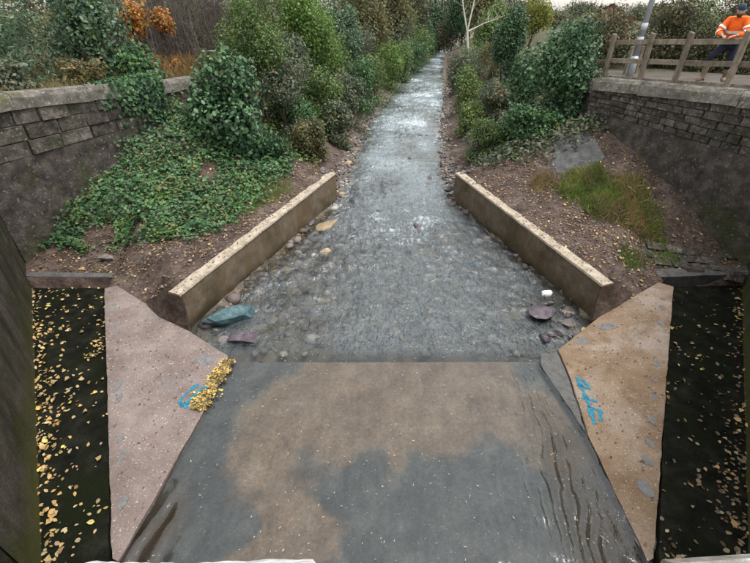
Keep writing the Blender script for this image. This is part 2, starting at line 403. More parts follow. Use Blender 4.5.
# ------------------------------------------------------------------ the lie of the land (metres, water level at the apron = 0)
def xl(y): return np.interp(y, [-20, 6, 7.8, 15.6, 20, 28, 36, 56, 77, 110, 160], [-4.4, -4.4, -4.5, -1.5, -1.15, -.4, .8, 4.3, 9.0, 18, 34])
def xr(y): return np.interp(y, [-20, 6, 8.2, 15.6, 22, 36, 56, 77, 110, 160], [5.3, 5.3, 5.4, 3.07, 3.4, 5.6, 8.2, 11.3, 20, 38])
def zw(y): return np.interp(y, [0, 7, 8.5, 16, 22, 400], [0, 0, .03, .2, .38, .45])
WL = [(-4.4, -8), (-4.4, 2.4), (-9.85, 10.1), (-7.3, 15.4), (-7.0, 17.6)]      # foot of the left walls
WR = [(4.95, -8), (4.95, 2.4), (10.45, 10.0), (7.7, 16.0), (8.0, 17.8)]
def xwl(y): return np.interp(y, [p[1] for p in WL], [p[0] for p in WL])
def xwr(y): return np.interp(y, [p[1] for p in WR], [p[0] for p in WR])
def slab_l(x): return .03 + .135 * (-3.25 - x)
def slab_r(x): return .03 + .125 * (x - 3.85)
def yb_l(x): return np.interp(x, [-7.15, -6.95, -4.3], [9.55, 9.0, 7.45])
def yb_r(x): return np.interp(x, [4.2, 7.6, 7.8], [6.95, 9.2, 9.65])
def ground_z(x, y):
    x = np.asarray(x, float); y = np.asarray(y, float)
    n = fbm(x * .8, y * .8); n2 = fbm(x * 3.1 + 9, y * 3.1)
    z = np.zeros_like(x)
    L, Rr, W = xl(y), xr(y), zw(y)
    mid = (L + Rr) / 2; hw = (Rr - L) / 2
    e = np.abs(x - mid) / hw
    bed = W - .36 + .4 * np.clip(e, 0, 1) ** 5 + .1 * n2 + .12 * n
    bed = bed * smooth(6.9, 8.2, y) + (-.22 + .03 * n2) * (1 - smooth(6.9, 8.2, y))
    bed = np.where(y < 6.8, -.75, bed)
    A = np.interp(y, [10.3, 11.4, 12.8, 14.2, 16, 18.5, 25, 45, 90], [.0, .05, .18, .31, .46, .58, .62, .5, .4])
    for s, ed, cap, yb, sl in ((-1, L, 4.72, yb_l, slab_l), (1, Rr, 4.72, yb_r, slab_r)):
        d = s * (x - ed)
        topw = np.interp(y, [7.8, 15.6, 17.5], [1.0, 1.28, 1.0])
        start = np.where(y < 15.9, topw - .04, W + .08 + (topw - W) * .4 * np.clip((17.5 - y) / 1.6, 0, 1))
        capy = np.interp(y, [15, 24, 60], [4.4, cap - .1 if s > 0 else 4.3, cap if s > 0 else 3.4])
        b = start + A * np.maximum(d - .25, 0) + .12 * n + .05 * n2
        b = np.minimum(b, capy + .1 * n)
        ybv = yb(x)
        q = smooth(0, 1, (y - ybv) / np.interp(np.abs(x), [4.6, 6.0, 7.2], [.8, 1.5, 2.4]))
        edge = np.where(np.abs(x) > 7.0 if s < 0 else np.abs(x) > 7.7, .46, np.maximum(sl(x), 0) - .05)
        b = np.where(y < 15, edge * (1 - q) + b * q, b)
        b = np.where((y < 15) & (y < ybv - .16), -.75, b)
        cond = d > .17
        z = np.where(cond, b, z)
    z = np.where((x - L > -.17) & (x - Rr < .17), bed, z)
    z = np.where((y < 7.2) & (x > xwl(y)) & (x < xwr(y)), -.75, z)
    # land behind the walls
    bl = (x < xwl(y) - .25) & (y < 17.6); br = (x > xwr(y) + .25) & (y < 17.8)
    back = np.interp(y, [9, 16], [4.66, 4.35]) + .06 * n
    z = np.where(bl | br, back, z)
    far = smooth(30, 160, np.hypot(x, y))
    z = z + far * np.where((x < L - 12) | (x > Rr + 16), np.where(x < 0, 2.5, .6) * smooth(12, 60, np.minimum(np.abs(x - L), np.abs(x - Rr))), 0)
    return z

# ------------------------------------------------------------------ ground sheet
def axis(a, b, st, lo, hi, g=1.12):
    v = list(np.arange(a, b, st)); s = st; x = v[-1]
    while x < hi: s = min(s * g, 25); x += s; v.append(x)
    s = st; x = a; pre = []
    while x > lo: s = min(s * g, 25); x -= s; pre.append(x)
    return np.array(pre[::-1] + v)
gx = axis(-11.5, 12.5, .12, -420, 420); gy = axis(2, 19, .12, -120, 700, 1.05)
X, Y = np.meshgrid(gx, gy)
Z = ground_z(X, Y)
nx, ny = len(gx), len(gy)
idx = np.arange(nx * ny).reshape(ny, nx)
Fq = np.stack([idx[:-1, :-1], idx[:-1, 1:], idx[1:, 1:], idx[1:, :-1]], -1).reshape(-1, 4)
me = mesh_np('ground', np.stack([X, Y, Z], -1).reshape(-1, 3), Fq, M['soil'], True)
def attr(me, name, v):
    a = me.attributes.new(name, 'FLOAT', 'POINT'); a.data.foreach_set('value', np.asarray(v, np.float32).ravel())
gm = np.where((X < xl(Y) - 2) | (X > xr(Y) + 2), smooth(14, 18, Y), 0)
gm = np.maximum(gm, ((X < xwl(Y) - .3) | (X > xwr(Y) + .3)) & (Y < 16))
attr(me, 'green', gm)
attr(me, 'bed', ((X > xl(Y) - .4) & (X < xr(Y) + .4) & (Z < zw(Y) + .25)).astype(float))
ground = tag(link('ground', me), kind='structure')

# ------------------------------------------------------------------ apron, slabs, ledges
def grid_poly(name, poly, zf, thick, mat, st=.12, jit=.006, parent=None):
    """a slab: fine top that follows zf(x, y) over a convex-ish polygon, with sides going down to thick"""
    bm = bmesh.new()
    vs = [bm.verts.new((x, y, 0)) for x, y in poly]
    f = bm.faces.new(vs)
    if f.normal.z < 0: f.normal_flip()
    xs = [p[0] for p in poly]; ys = [p[1] for p in poly]
    for a0, a1, ax in ((min(xs), max(xs), 0), (min(ys), max(ys), 1)):
        t = a0 + st
        while t < a1:
            co = (t, 0, 0) if ax == 0 else (0, t, 0); no = (1, 0, 0) if ax == 0 else (0, 1, 0)
            bmesh.ops.bisect_plane(bm, geom=bm.verts[:] + bm.edges[:] + bm.faces[:], plane_co=co, plane_no=no)
            t += st
    ex = [e for e in bm.edges if e.is_boundary]
    for v in bm.verts:
        bnd = any(e.is_boundary for e in v.link_edges)
        v.co.z = float(zf(v.co.x, v.co.y)) + float(fbm(v.co.x * 2, v.co.y * 2)) * jit * 2 - (jit * 1.5 if bnd else 0)
        if bnd:
            v.co.x += float(fbm(v.co.x * 6, v.co.y * 6 + 3)) * jit * 3; v.co.y += float(fbm(v.co.x * 6 + 8, v.co.y * 6)) * jit * 3
    r = bmesh.ops.extrude_edge_only(bm, edges=ex)
    for v in [g for g in r['geom'] if isinstance(g, bmesh.types.BMVert)]: v.co.z = thick
    bmesh.ops.recalc_face_normals(bm, faces=bm.faces[:])
    return link(name, bm_mesh(name, bm, mat), parent)

# stream apron of wet concrete under a thin sheet of water
ax_ = np.arange(-4.4, 5.01, .05); ay_ = np.arange(-1, 6.86, .05)
AX, AY = np.meshgrid(ax_, ay_)
AZ = -.13 + .02 * fbm(AX, AY)
i2 = np.arange(AX.size).reshape(AX.shape)
V = np.stack([AX, AY, AZ], -1).reshape(-1, 3)
Fa = np.stack([i2[:-1, :-1], i2[:-1, 1:], i2[1:, 1:], i2[1:, :-1]], -1).reshape(-1, 4)
nb = len(V)
front = i2[-1, :]
V2 = V[front].copy(); V2[:, 2] = -.8
Fs = np.stack([front[:-1], front[1:], nb + np.arange(1, len(front)), nb + np.arange(0, len(front) - 1)], -1)[:, ::-1]
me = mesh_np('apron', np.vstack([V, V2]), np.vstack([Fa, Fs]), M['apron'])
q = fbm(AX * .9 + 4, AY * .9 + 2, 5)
refl = smooth(-.2, .24, q * .75 + np.minimum.reduce([(AX + 2.3) * .35, (AY - 3.9 - .22 * np.maximum(AX, -1.0)) * .5, (2.9 - AX) * .35 + .1]))  # tan where the painted sky reflection leaves the bed clear
refl = np.maximum(refl, smooth(-.05, .1, q * .7 + .22 - np.hypot((AX + 1.3) / 1.6, (AY - 3.2) / 1.3) * .35) * .85)
attr(me, 'refl_mask', np.concatenate([refl.ravel(), np.zeros(len(V2))]))
attr(me, 'algae', np.concatenate([np.maximum(smooth(2.6, 3.5, AX + .5 * q) * smooth(6.2, 4.6, AY), smooth(-2.9, -3.3, AX + .3 * q) * smooth(4.4, 3.2, AY)).ravel(), np.zeros(len(V2))]))
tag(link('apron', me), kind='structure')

LS = [(-6.95, 8.85), (-6.72, 9.02), (-3.28, 6.88), (-3.2, 6.5), (-3.3, 5.4), (-3.46, 3.8), (-3.58, 2.72), (-3.67, 2.75)]
slabL = tag(grid_poly('concrete_slab', LS, lambda x, y: slab_l(x), -.7, M['slab']), 'pinkish concrete triangular slab beside the water, with blue paint and golden leaves on its edge', 'slab')
RS = [(7.72, 8.95), (7.5, 9.2), (5.55, 8.1), (4.15, 7.05), (4.1, 6.2), (3.88, 4.8), (3.84, 3.2), (3.83, 2.75), (3.93, 2.78)]
slabR = tag(grid_poly('concrete_slab', RS[::-1], lambda x, y: slab_r(x), -.7, M['slab_r']), 'tan concrete triangular slab beside the water, with blue paint squiggle and grey patches', 'slab')
wedge = grid_poly('concrete_wedge', [(3.86, 4.9), (4.08, 6.2), (4.13, 7.02), (3.72, 6.95), (3.62, 6.6)], lambda x, y: .02, -.7, M['wedge'], parent=slabR)

def flat_patch(name, pts, zf, mat, parent, h=.008):
    n = len(pts); V = [(x, y, zf(x) + h) for x, y in pts] + [(x, y, zf(x) - .01) for x, y in pts]
    Fc = [tuple(range(n))] + [(i, i + n, (i + 1) % n + n, (i + 1) % n) for i in range(n)]
    return link(name, mesh_py(name, V, Fc, mat), parent)
def blob(cx, cy, rx, ry, n=12):
    return [(cx + rx * math.cos(t) * random.uniform(.75, 1.15), cy + ry * math.sin(t) * random.uniform(.75, 1.15)) for t in [2 * math.pi * i / n for i in range(n)]]
for t in (.04, .1, .2, .3, .42, .5, .57, .66, .74, .8, .88):
    cx = 7.45 + (4.02 - 7.45) * t; cy = 8.72 + (3.1 - 8.72) * t
    s_ = random.uniform(.05, .11) * (1.3 if t > .85 else 1)
    flat_patch('mortar_patch', blob(cx - .1, cy + .0, s_ * .8, s_ * random.uniform(.9, 1.7)), slab_r, M['patch'], slabR)
for t in np.linspace(.07, .9, 9) + np.array([0, .02, -.03, .01, .03, -.02, .03, -.01, .02]):
    cx = -6.66 + (-3.72 + 6.66) * t; cy = 8.6 + (3.1 - 8.6) * t
    flat_patch('mortar_patch', blob(cx + .06, cy, random.uniform(.03, .07), random.uniform(.06, .2)), slab_l, M['patch'], slabL, .005)
flat_patch('mortar_patch', blob(-3.75, 6.65, .22, .2), slab_l, M['patch'], slabL, .005)
flat_patch('mortar_patch', blob(4.75, 7.25, .2, .1), slab_r, M['patch'], slabR, .005)
flat_patch('mortar_patch', blob(5.5, 7.65, .22, .12), slab_r, M['patch'], slabR, .005)

# sprayed paint marks
k = NT('blue_spray_paint'); f = k.noise(26, 5, .7)
ms = k.n('ShaderNodeMixShader'); k.l(k.ramp(f, [(.38, (.05,) * 3), (.52, (.95,) * 3)]), ms.inputs[0]); tpn = k.n('ShaderNodeBsdfTransparent')
k.l(tpn.outputs[0], ms.inputs[1]); k.l(k.pbr(k.ramp(f, [(.4, (.012, .17, .27)), (.7, (.015, .28, .42))]), .7).outputs[0], ms.inputs[2]); M['paint'] = k.done(ms)
def stroke(pts, wd, zf, parent):
    pts = [Vector((*p, 0)) for p in pts]; Lft = []; Rgt = []
    dense = []
    for a, b in zip(pts[:-1], pts[1:]):
        for i in range(6): dense.append(a.lerp(b, i / 6))
    dense.append(pts[-1])
    for i, p in enumerate(dense):
        d = (dense[min(i + 1, len(dense) - 1)] - dense[max(i - 1, 0)]).normalized(); n = Vector((-d.y, d.x, 0))
        ww = wd * random.uniform(.6, 1.7)
        Lft.append(p + n * ww); Rgt.append(p - n * ww)
    P = [(v.x, v.y) for v in Lft]; Q = [(v.x, v.y) for v in Rgt]
    n = len(P)
    V = [(x, y, zf(x) + .013) for x, y in P + Q]
    link('paint_stroke', mesh_py('paint_stroke', V, [(i, i + 1, n + i + 1, n + i) for i in range(n - 1)], M['paint']), parent)
stroke([(-3.42, 6.02), (-3.62, 5.66), (-3.66, 5.45)], .032, slab_l, slabL)
stroke([(-3.62, 6.0), (-3.78, 5.68), (-3.8, 5.5), (-3.7, 5.4)], .026, slab_l, slabL)
stroke([(-3.78, 5.47), (-3.6, 5.42)], .05, slab_l, slabL)
stroke([(4.22, 6.2), (4.2, 5.95), (4.18, 5.6), (4.12, 5.25), (4.08, 5.02)], .035, slab_r, slabR)
stroke([(4.3, 6.12), (4.34, 5.88)], .022, slab_r, slabR)
stroke([(4.14, 5.98), (4.36, 5.84)], .024, slab_r, slabR)
stroke([(4.1, 5.66), (4.34, 5.52)], .028, slab_r, slabR)
stroke([(4.12, 5.44), (4.3, 5.3), (4.22, 5.08)], .028, slab_r, slabR)

# dark mossy ledges between slab and wing wall
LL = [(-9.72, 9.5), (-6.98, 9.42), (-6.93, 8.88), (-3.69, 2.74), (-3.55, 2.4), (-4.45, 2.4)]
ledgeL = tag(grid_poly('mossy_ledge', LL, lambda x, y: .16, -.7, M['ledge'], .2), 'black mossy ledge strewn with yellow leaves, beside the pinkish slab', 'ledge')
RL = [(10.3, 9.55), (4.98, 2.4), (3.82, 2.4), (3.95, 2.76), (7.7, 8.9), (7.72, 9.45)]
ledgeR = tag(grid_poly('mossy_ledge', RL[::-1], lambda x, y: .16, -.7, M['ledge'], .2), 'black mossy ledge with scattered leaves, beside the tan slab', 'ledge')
tag(grid_poly('kerb', [(-9.85, 9.52), (-6.97, 9.44), (-6.97, 9.64), (-9.85, 9.72)][::-1], lambda x, y: .5, -.6, M['kerb'], .25, .012), 'thin dark stone kerb behind the leaf-strewn ledge on the pinkish slab side', 'kerb')
tag(grid_poly('kerb', [(7.72, 9.47), (10.4, 9.58), (10.3, 9.98), (7.62, 9.85)], lambda x, y: .5, -.6, M['kerb'], .25, .012), 'flat grey slate kerb behind the ledge on the tan slab side', 'kerb')

# ------------------------------------------------------------------ concrete retaining walls
def retaining(P0, P1, side, label):
    root = empty('retaining_wall', (P0[0], P0[1], 0)); tag(root, label, 'retaining wall')
    d = Vector((P1[0] - P0[0], P1[1] - P0[1], 0)); L = d.length; d.normalize(); n = Vector((d.y, -d.x, 0)) * side
    th = .36; V = []; N = 60
    prof = [(0, -1.0), (.02, None), (.05, None), (th - .04, None), (th, None), (th, -1.0)]
    def sect(i, top, prof):
        p = d * (L * i / N); hgt = 1.0 + .28 * i / N + .012 * float(fbm(i * .3, side * 3))
        return [p + n * a + Vector((0, 0, (hgt - (.03 if a in (.02, th) else 0)) if z is None else z)) + n * (.02 * float(fbm(i * .4, a * 9 + (z or 0)))) for a, z in prof]
    prof = [(0, -1.0), (0.0, .25), (.005, .7), (.02, None), (th, None), (th, -1.0)]
    V = [v for i in range(N + 1) for v in sect(i, 0, prof)]
    k_ = len(prof); Fc = []
    for i in range(N):
        for j in range(k_ - 1): Fc.append((i * k_ + j, i * k_ + j + 1, (i + 1) * k_ + j + 1, (i + 1) * k_ + j))
    Fc += [tuple(range(k_)), tuple(N * k_ + j for j in range(k_))[::-1]]
    me = mesh_py('wall_body', V, Fc, M['concrete'])
    b = bmesh.new(); b.from_mesh(me); bmesh.ops.recalc_face_normals(b, faces=b.faces[:]); b.to_mesh(me); b.free()
    link('wall_body', me, root)
    V = []; Fc = []
    for i in range(N + 1):
        p = d * (L * i / N); hgt = 1.0 + .28 * i / N + .012 * float(fbm(i * .3, side * 3))
        j0 = .012 * float(fbm(i * .9, 4)); j1 = .05 * float(fbm(i * .7, 14))
        V += [p + n * (-.004 + j0 * .3) + Vector((0, 0, hgt - .035)), p + n * (.012 + j0) + Vector((0, 0, hgt + .014)), p + n * (th - .05 + j1) + Vector((0, 0, hgt + .02)), p + n * (th + j1) + Vector((0, 0, hgt - .06))]
    for i in range(N):
        for j in range(3): Fc.append((i * 4 + j, i * 4 + j + 1, i * 4 + j + 5, i * 4 + j + 4))
    Fc += [(0, 1, 2, 3), tuple(N * 4 + j for j in (3, 2, 1, 0))]
    me = mesh_py('wall_cap', V, Fc, M['concrete_top'])
    b = bmesh.new(); b.from_mesh(me); bmesh.ops.recalc_face_normals(b, faces=b.faces[:]); b.to_mesh(me); b.free()
    link('wall_cap', me, root)
retaining((-4.5, 7.86), (-1.5, 15.6), -1, 'low brown concrete retaining wall along the bank with the ivy carpet')
retaining((5.42, 8.25), (3.07, 15.6), 1, 'low brown concrete retaining wall along the bank with the grass tuft')

def haunch(pts, parent_label):
    bm = bmesh.new(); o_ = next(o for o in COL.objects if o.get('label') == parent_label)
    for p in pts: bm.verts.new(Vector(p) - o_.location)
    bmesh.ops.convex_hull(bm, input=bm.verts[:])
    bmesh.ops.subdivide_edges(bm, edges=bm.edges[:], cuts=3, use_grid_fill=True)
    for v in bm.verts: v.co += Vector((1, 1, 1)) * .02 * float(fbm(v.co.x * 4, v.co.y * 4 + v.co.z * 3))
    link('mortar_haunch', bm_mesh('mortar_haunch', bm, M['soil']), o_)
haunch([(-4.47, 7.9, .99), (-4.9, 8.1, .99), (-5.7, 8.4, .44), (-5.25, 7.95, .3), (-4.38, 7.56, .14), (-4.5, 7.9, -.3), (-5.1, 8.3, -.2)], 'low brown concrete retaining wall along the bank with the ivy carpet')
haunch([(5.4, 8.28, .99), (5.82, 8.5, .99), (6.6, 8.75, .42), (6.15, 8.4, .32), (5.26, 7.92, .2), (5.42, 8.3, -.3), (6.1, 8.7, -.2)], 'low brown concrete retaining wall along the bank with the grass tuft')

# ------------------------------------------------------------------ tall stone walls: body + render + single blocks + coping stones
def block_mesh(seed):
    rr = random.Random(seed)
    bm = bmesh.new(); bmesh.ops.create_cube(bm, size=1)
    bmesh.ops.bevel(bm, geom=bm.edges[:], offset=.045, segments=1, affect='EDGES')
    for v in bm.verts: v.co += Vector((rr.uniform(-.02, .02), rr.uniform(-.08, .08), rr.uniform(-.03, .03)))
    return bm_mesh('stone_block', bm, M['block'])
BLK = [block_mesh(i) for i in range(7)]
def coping_mesh(seed):
    rr = random.Random(seed); V = []; Fc = []; n = 9; ns = 5
    for i in range(ns):
        for j in range(n):
            t = math.pi * j / (n - 1)
            V.append(Vector((-.5 + i / (ns - 1), -.5 * math.cos(t) * (1 if 0 < j < n - 1 else 1.0) + rr.uniform(-.03, .03), -.5 + min(1, .35 + .85 * math.sin(t)) * (1 if 0 < j < n - 1 else 0) + rr.uniform(-.035, .035))))
    for i in range(ns - 1):
        for j in range(n - 1): Fc.append((i * n + j, i * n + j + 1, (i + 1) * n + j + 1, (i + 1) * n + j))
    Fc += [tuple(range(n)), tuple((ns - 1) * n + j for j in range(n))[::-1], tuple(i * n for i in range(ns)) + tuple(i * n + n - 1 for i in range(ns))[::-1]]
    me = mesh_py('coping_stone', V, Fc, M['coping'])
    b = bmesh.new(); b.from_mesh(me); bmesh.ops.recalc_face_normals(b, faces=b.faces[:]); b.to_mesh(me); b.free()
    return me
COP = [coping_mesh(20 + i) for i in range(4)]
def stone_wall(P0, P1, label, zt0, zt1, courses, tilt=(0, 0), th=.46, blen=(.55, .95), zb=-.6, cl=(1.0, 1.5), ct=.4):
    """coping and courses fall from zt0 at P0 to zt1 at P1; courses: heights from the coping down"""
    root = empty('stone_wall', (P0[0], P0[1], 0)); tag(root, label, 'wall')
    d = Vector((P1[0] - P0[0], P1[1] - P0[1], 0)); L = d.length; d.normalize()
    n = Vector((d.y, -d.x, 0))
    if n.dot(Vector((.4 - P0[0], 9 - P0[1], 0))) < 0: n = -n     # n points to the stream
    rz = math.atan2(d.y, d.x)
    def zt(s, h): return zt0 + (zt1 - zt0) * s / L - h * (1 + tilt[0] + (tilt[1] - tilt[0]) * s / L)
    def pitch_(h): return -math.atan2(zt(L, h) - zt(0, h), L)
    tot = ct + sum(courses)
    # core set back behind the block faces
    bm = bmesh.new(); add_box(bm, d * (L / 2) - n * (th / 2 + .03) + Vector((0, 0, 0)), (L, th - .04, 2), rz)
    for v in bm.verts:
        s = v.co.dot(d); v.co.z = zt(min(max(s, 0), L), ct * .6) if v.co.z > 0 else zb
    link('wall_core', bm_mesh('wall_core', bm, M['mortar']), root)
    NS, NZ = max(4, int(L / .12)), 34; V = []; Fc = []
    for i in range(NS + 1):
        s = L * i / NS; zt_ = zt(s, tot)
        for j in range(NZ + 1):
            z = zt_ + (zb - zt_) * j / NZ
            o = .012 + .05 * j / NZ + .04 * float(fbm(s * 1.3 + P0[0], z * 1.3, 5))
            V.append(d * s + n * o + Vector((0, 0, z)))
    for i in range(NS):
        for j in range(NZ):
            a = i * (NZ + 1) + j; Fc.append((a, a + 1, a + NZ + 2, a + NZ + 1))
    b0 = len(V)
    for i in range(NS + 1): V.append(d * (L * i / NS) - n * .06 + Vector((0, 0, zt(L * i / NS, tot) + .01)))
    for i in range(NS): Fc.append((b0 + i, i * (NZ + 1), (i + 1) * (NZ + 1), b0 + i + 1))
    me = mesh_py('render_face', V, Fc, M['render'])
    bm = bmesh.new(); bm.from_mesh(me); bmesh.ops.recalc_face_normals(bm, faces=bm.faces[:]); bm.to_mesh(me); bm.free()
    link('render_face', me, root)
    rr = random.Random(int(abs(P0[0]) * 7) + 3)
    h0 = ct
    for c_ in courses:
        s = -rr.uniform(0, .4)
        while s < L:
            ln = rr.uniform(*blen); a, b = max(0, s), min(L, s + ln)
            if b - a > .12:
                m_ = (a + b) / 2
                z1, z0 = zt(m_, h0), zt(m_, h0 + c_)
                o = link('stone_block', rr.choice(BLK), root)
                o.location = d * m_ - n * (.13 + rr.uniform(-.022, .022)) + Vector((0, 0, (z0 + z1) / 2))
                o.rotation_euler = (0, pitch_(h0 + c_ / 2), rz)
                o.scale = (b - a - .02, .3, z1 - z0 - .018)
            s += ln
        h0 += c_
    s = 0
    while s < L - .05:
        ln = min(rr.uniform(*cl), L - s)
        if L - s - ln < .4: ln = L - s
        o = link('coping_stone', rr.choice(COP), root)
        o.location = d * (s + ln / 2) - n * (th / 2 - .05) + Vector((0, 0, zt(s + ln / 2, ct / 2) + rr.uniform(-.006, .006)))
        o.rotation_euler = (rr.uniform(-.02, .02), pitch_(0), rz); o.scale = (ln - .006, th + .1, ct - .01)
        s += ln
    return root
stone_wall(WL[2], WL[3], 'dark coursed stone wall with rounded coping, above the bank with the ivy carpet', 4.82, 4.52, [.42, .42, .42], tilt=(0, -.3), blen=(.5, 1.0), cl=(1.3, 2.2))
stone_wall((-7.3, 15.45), (-7.0, 17.6), 'short ivy-grown end of stone wall beside the big dark laurel', 4.5, 4.4, [.3, .3, .3])
stone_wall(WR[2], WR[3], 'dark coursed stone wall with rounded coping, beneath the timber fence', 4.85, 4.48, [.27, .25, .25, .25, .24], tilt=(.02, -.42), blen=(.28, .62), cl=(1.3, 2.2))
stone_wall((7.7, 16.06), (8.0, 17.8), 'short return of stone wall behind the ivy-covered shrub', 4.45, 4.4, [.3, .3, .3])

def wing(P0, P1, label):
    root = tag(empty('wing_wall', (P0[0], P0[1], 0)), label, 'wall')
    d = Vector((P1[0] - P0[0], P1[1] - P0[1], 0)); L = d.length; d.normalize(); n = Vector((d.y, -d.x, 0))
    if n.x * (.4 - P0[0]) < 0: n = -n
    V = []; Fc = []; NS = 40; NZ = 24
    for i in range(NS + 1):
        for j in range(NZ + 1):
            s = L * i / NS; z = -.6 + 5.4 * j / NZ
            V.append(d * s + n * (.02 * float(fbm(s * 1.5, z * 1.5 + P0[0])) + .07 * max(0, 1 - (z + .6) / 1.0)) + Vector((0, 0, z)))
    for i in range(NS):
        for j in range(NZ): a = i * (NZ + 1) + j; Fc.append((a, a + 1, a + NZ + 2, a + NZ + 1))
    me = mesh_py('wall_face', V, Fc, M['wing']); link('wall_face', me, root)
    bm = bmesh.new(); add_box(bm, d * (L / 2) - n * .25 + Vector((0, 0, 2.08)), (L, .44, 5.36), math.atan2(d.y, d.x)); link('wall_core', bm_mesh('wall_core', bm, M['wing']), root)
    bm = bmesh.new(); add_box(bm, d * (L / 2) - n * .2 + Vector((0, 0, 4.88)), (L, .6, .16), math.atan2(d.y, d.x), .03); link('coping_stone', bm_mesh('coping_stone', bm, M['coping']), root)
wing(WL[2], WL[1], 'grey-brown concrete wing wall standing over the yellow-leaved ledge')
wing(WR[2], WR[1], 'grey-brown concrete wing wall standing over the ledge by the tan slab')

# ------------------------------------------------------------------ bridge the photograph is taken from
br = tag(empty('road_bridge', (0, -1, 0)), 'stone bridge parapet edge at the very bottom of the view', 'bridge')
bm = bmesh.new(); add_box(bm, (0.3, -3.4, 4.62), (13, 7.0, .5)); link('deck', bm_mesh('deck', bm, M['tarmac']), br)
bm = bmesh.new(); add_box(bm, (0.3, .97, 5.25), (13, .3, 1.3)); link('parapet', bm_mesh('parapet', bm, M['block']), br)
for sx in (-4.75, 5.3):
    bm = bmesh.new(); add_box(bm, (sx, -2.2, 1.85), (.65, 6.5, 4.95)); link('abutment', bm_mesh('abutment', bm, M['wing']), br)
M['coping_white'] = stone_mat('white_bridge_coping', [(.3, (.4, .41, .42)), (.7, (.66, .67, .68))], 14, (.2, .2, .18), 60, .66, .6, .004)  # white coping lengths set between grey ones
M['coping_grey'] = stone_mat('grey_bridge_coping', [(.3, (.14, .135, .115)), (.7, (.28, .27, .24))], 20, (.4, .4, .38), 80, .66, .6, .004)
def bcop(x0, x1, yf, mat):
    N = 46; V = []; Fc = []
    for i in range(N + 1):
        x = x0 + (x1 - x0) * i / N
        y = yf + .006 * float(fbm(x * 28, 2.2, 4)) - (.006 if i in (0, N) else 0)
        V += [(x, y - .005, -.11), (x, y, -.02), (x, y - .012, 0), (x, -.16, .012), (x, -.28, -.02), (x, -.28, -.11)]
    for i in range(N):
        for j in range(6): Fc.append((i * 6 + j, i * 6 + (j + 1) % 6, (i + 1) * 6 + (j + 1) % 6, (i + 1) * 6 + j))
    Fc += [tuple(range(6)), tuple(N * 6 + j for j in range(6))[::-1]]
    me = mesh_py('parapet_coping', V, Fc, mat)
    b = bmesh.new(); b.from_mesh(me); bmesh.ops.recalc_face_normals(b, faces=b.faces[:]); b.to_mesh(me); b.free()
    o = link('parapet_coping', me, br); o.location = (0, 1.006, 6.02)
bcop(-6, -.32, .195, M['coping_grey']); bcop(-.312, -.062, .2065, M['coping_white']); bcop(-.055, .10, .199, M['coping_grey']); bcop(.107, .305, .2012, M['coping_white']); bcop(.312, 6.5, .215, M['coping_grey'])

# ------------------------------------------------------------------ water
ROCKS = [(-1.75, 13.4, .7), (-1.55, 11.6, .5), (.6, 11.0, .4), (2.3, 11.9, .5), (1.5, 13.2, .45), (3.2, 11.2, .45), (2.9, 10.4, .35), (.2, 14.6, .45), (-.7, 12.6, .4), (1.9, 15.4, .5), (.4, 17.2, .5), (2.4, 17.9, .45), (-.2, 19.5, .5), (1.6, 20.6, .5), (.9, 23.5, .55), (2.6, 25.2, .5), (-.4, 10.2, .35), (1.2, 9.6, .35)]
wxn = 240
ys = np.concatenate([np.arange(-4, 2, .4), np.arange(2, 24, .055), 24 * 1.006 ** np.arange(0, 330)])
ys = ys[ys < 86]
u = np.linspace(0, 1, wxn)
WY = np.repeat(ys[:, None], wxn, 1)
left = np.where(ys < 6.9, -4.4, xl(ys) - .15); right = np.where(ys < 6.9, 4.95, xr(ys) + .15)
left = np.where((ys >= 6.9) & (ys < 7.8), -4.5, left); right = np.where((ys >= 6.9) & (ys < 8.2), 5.45, right)
WX = left[:, None] + (right - left)[:, None] * u
rif = smooth(8, 11, WY) * (1 - .45 * smooth(30, 60, WY))
riffle = np.clip(.5 + 1.3 * fbm(WX * .55 + 3, WY * .42, 3), 0, 1)
A_ = .012 * (1 - smooth(6.5, 8, WY)) + (.04 + .055 * rif * riffle) * smooth(6.5, 8, WY)
ridge = 1 - 2 * np.abs(fbm(WX * 1.1 + .3 * fbm(WX, WY), WY * 1.9, 4))
WZ = zw(WY) + A_ * (ridge - .55) * 1.5 + A_ * .6 * fbm(WX * 5, WY * 4.2, 3)
# long standing ripples down the right-hand edge of the apron and a few by the left edge
rp = smooth(1.0, 2.9, WX) * smooth(6.8, 5.6, WY) * smooth(1.5, 2.5, WY)
ph = WX * 35 + 13 * fbm(WX * .9, WY * .7, 4) - WY * 5.6
WZ += .0135 * rp * np.sin(ph) * np.clip(.65 + 1.5 * fbm(WX * 2.2, WY * 1.1), .1, 1.3)
WZ += .0035 * smooth(-.5, 2.5, WX) * smooth(7, 6, WY) * np.sin(WX * 58 + 16 * fbm(WX * 1.3, WY, 4) - WY * 9) * np.clip(.6 + 2 * fbm(WX * 3, WY * 2), 0, 1)
apm = 1 - smooth(6.4, 7, WY)
WZ += apm * (.011 * fbm(WX * 5.5 + 2 * fbm(WX, WY), WY * 2.6, 4) + .006 * np.sin(WX * 17 + WY * 9 + 9 * fbm(WX * 1.1 + 3, WY * 1.1, 3)) * np.clip(fbm(WX * .9 + 7, WY * .9) + .45, 0, 1))
lp = smooth(-2.7, -3.2, WX) * smooth(4.6, 3.2, WY)
WZ += .02 * lp * np.sin(WX * 17 - WY * 3 + 4 * fbm(WX, WY))
i2 = np.arange(WX.size).reshape(WX.shape)
Fw = np.stack([i2[:-1, :-1], i2[:-1, 1:], i2[1:, 1:], i2[1:, :-1]], -1).reshape(-1, 4)
me = mesh_np('stream_water', np.stack([WX, WY, WZ], -1).reshape(-1, 3), Fw, M['water'], True)
up = smooth(6.6, 7.4, WY)
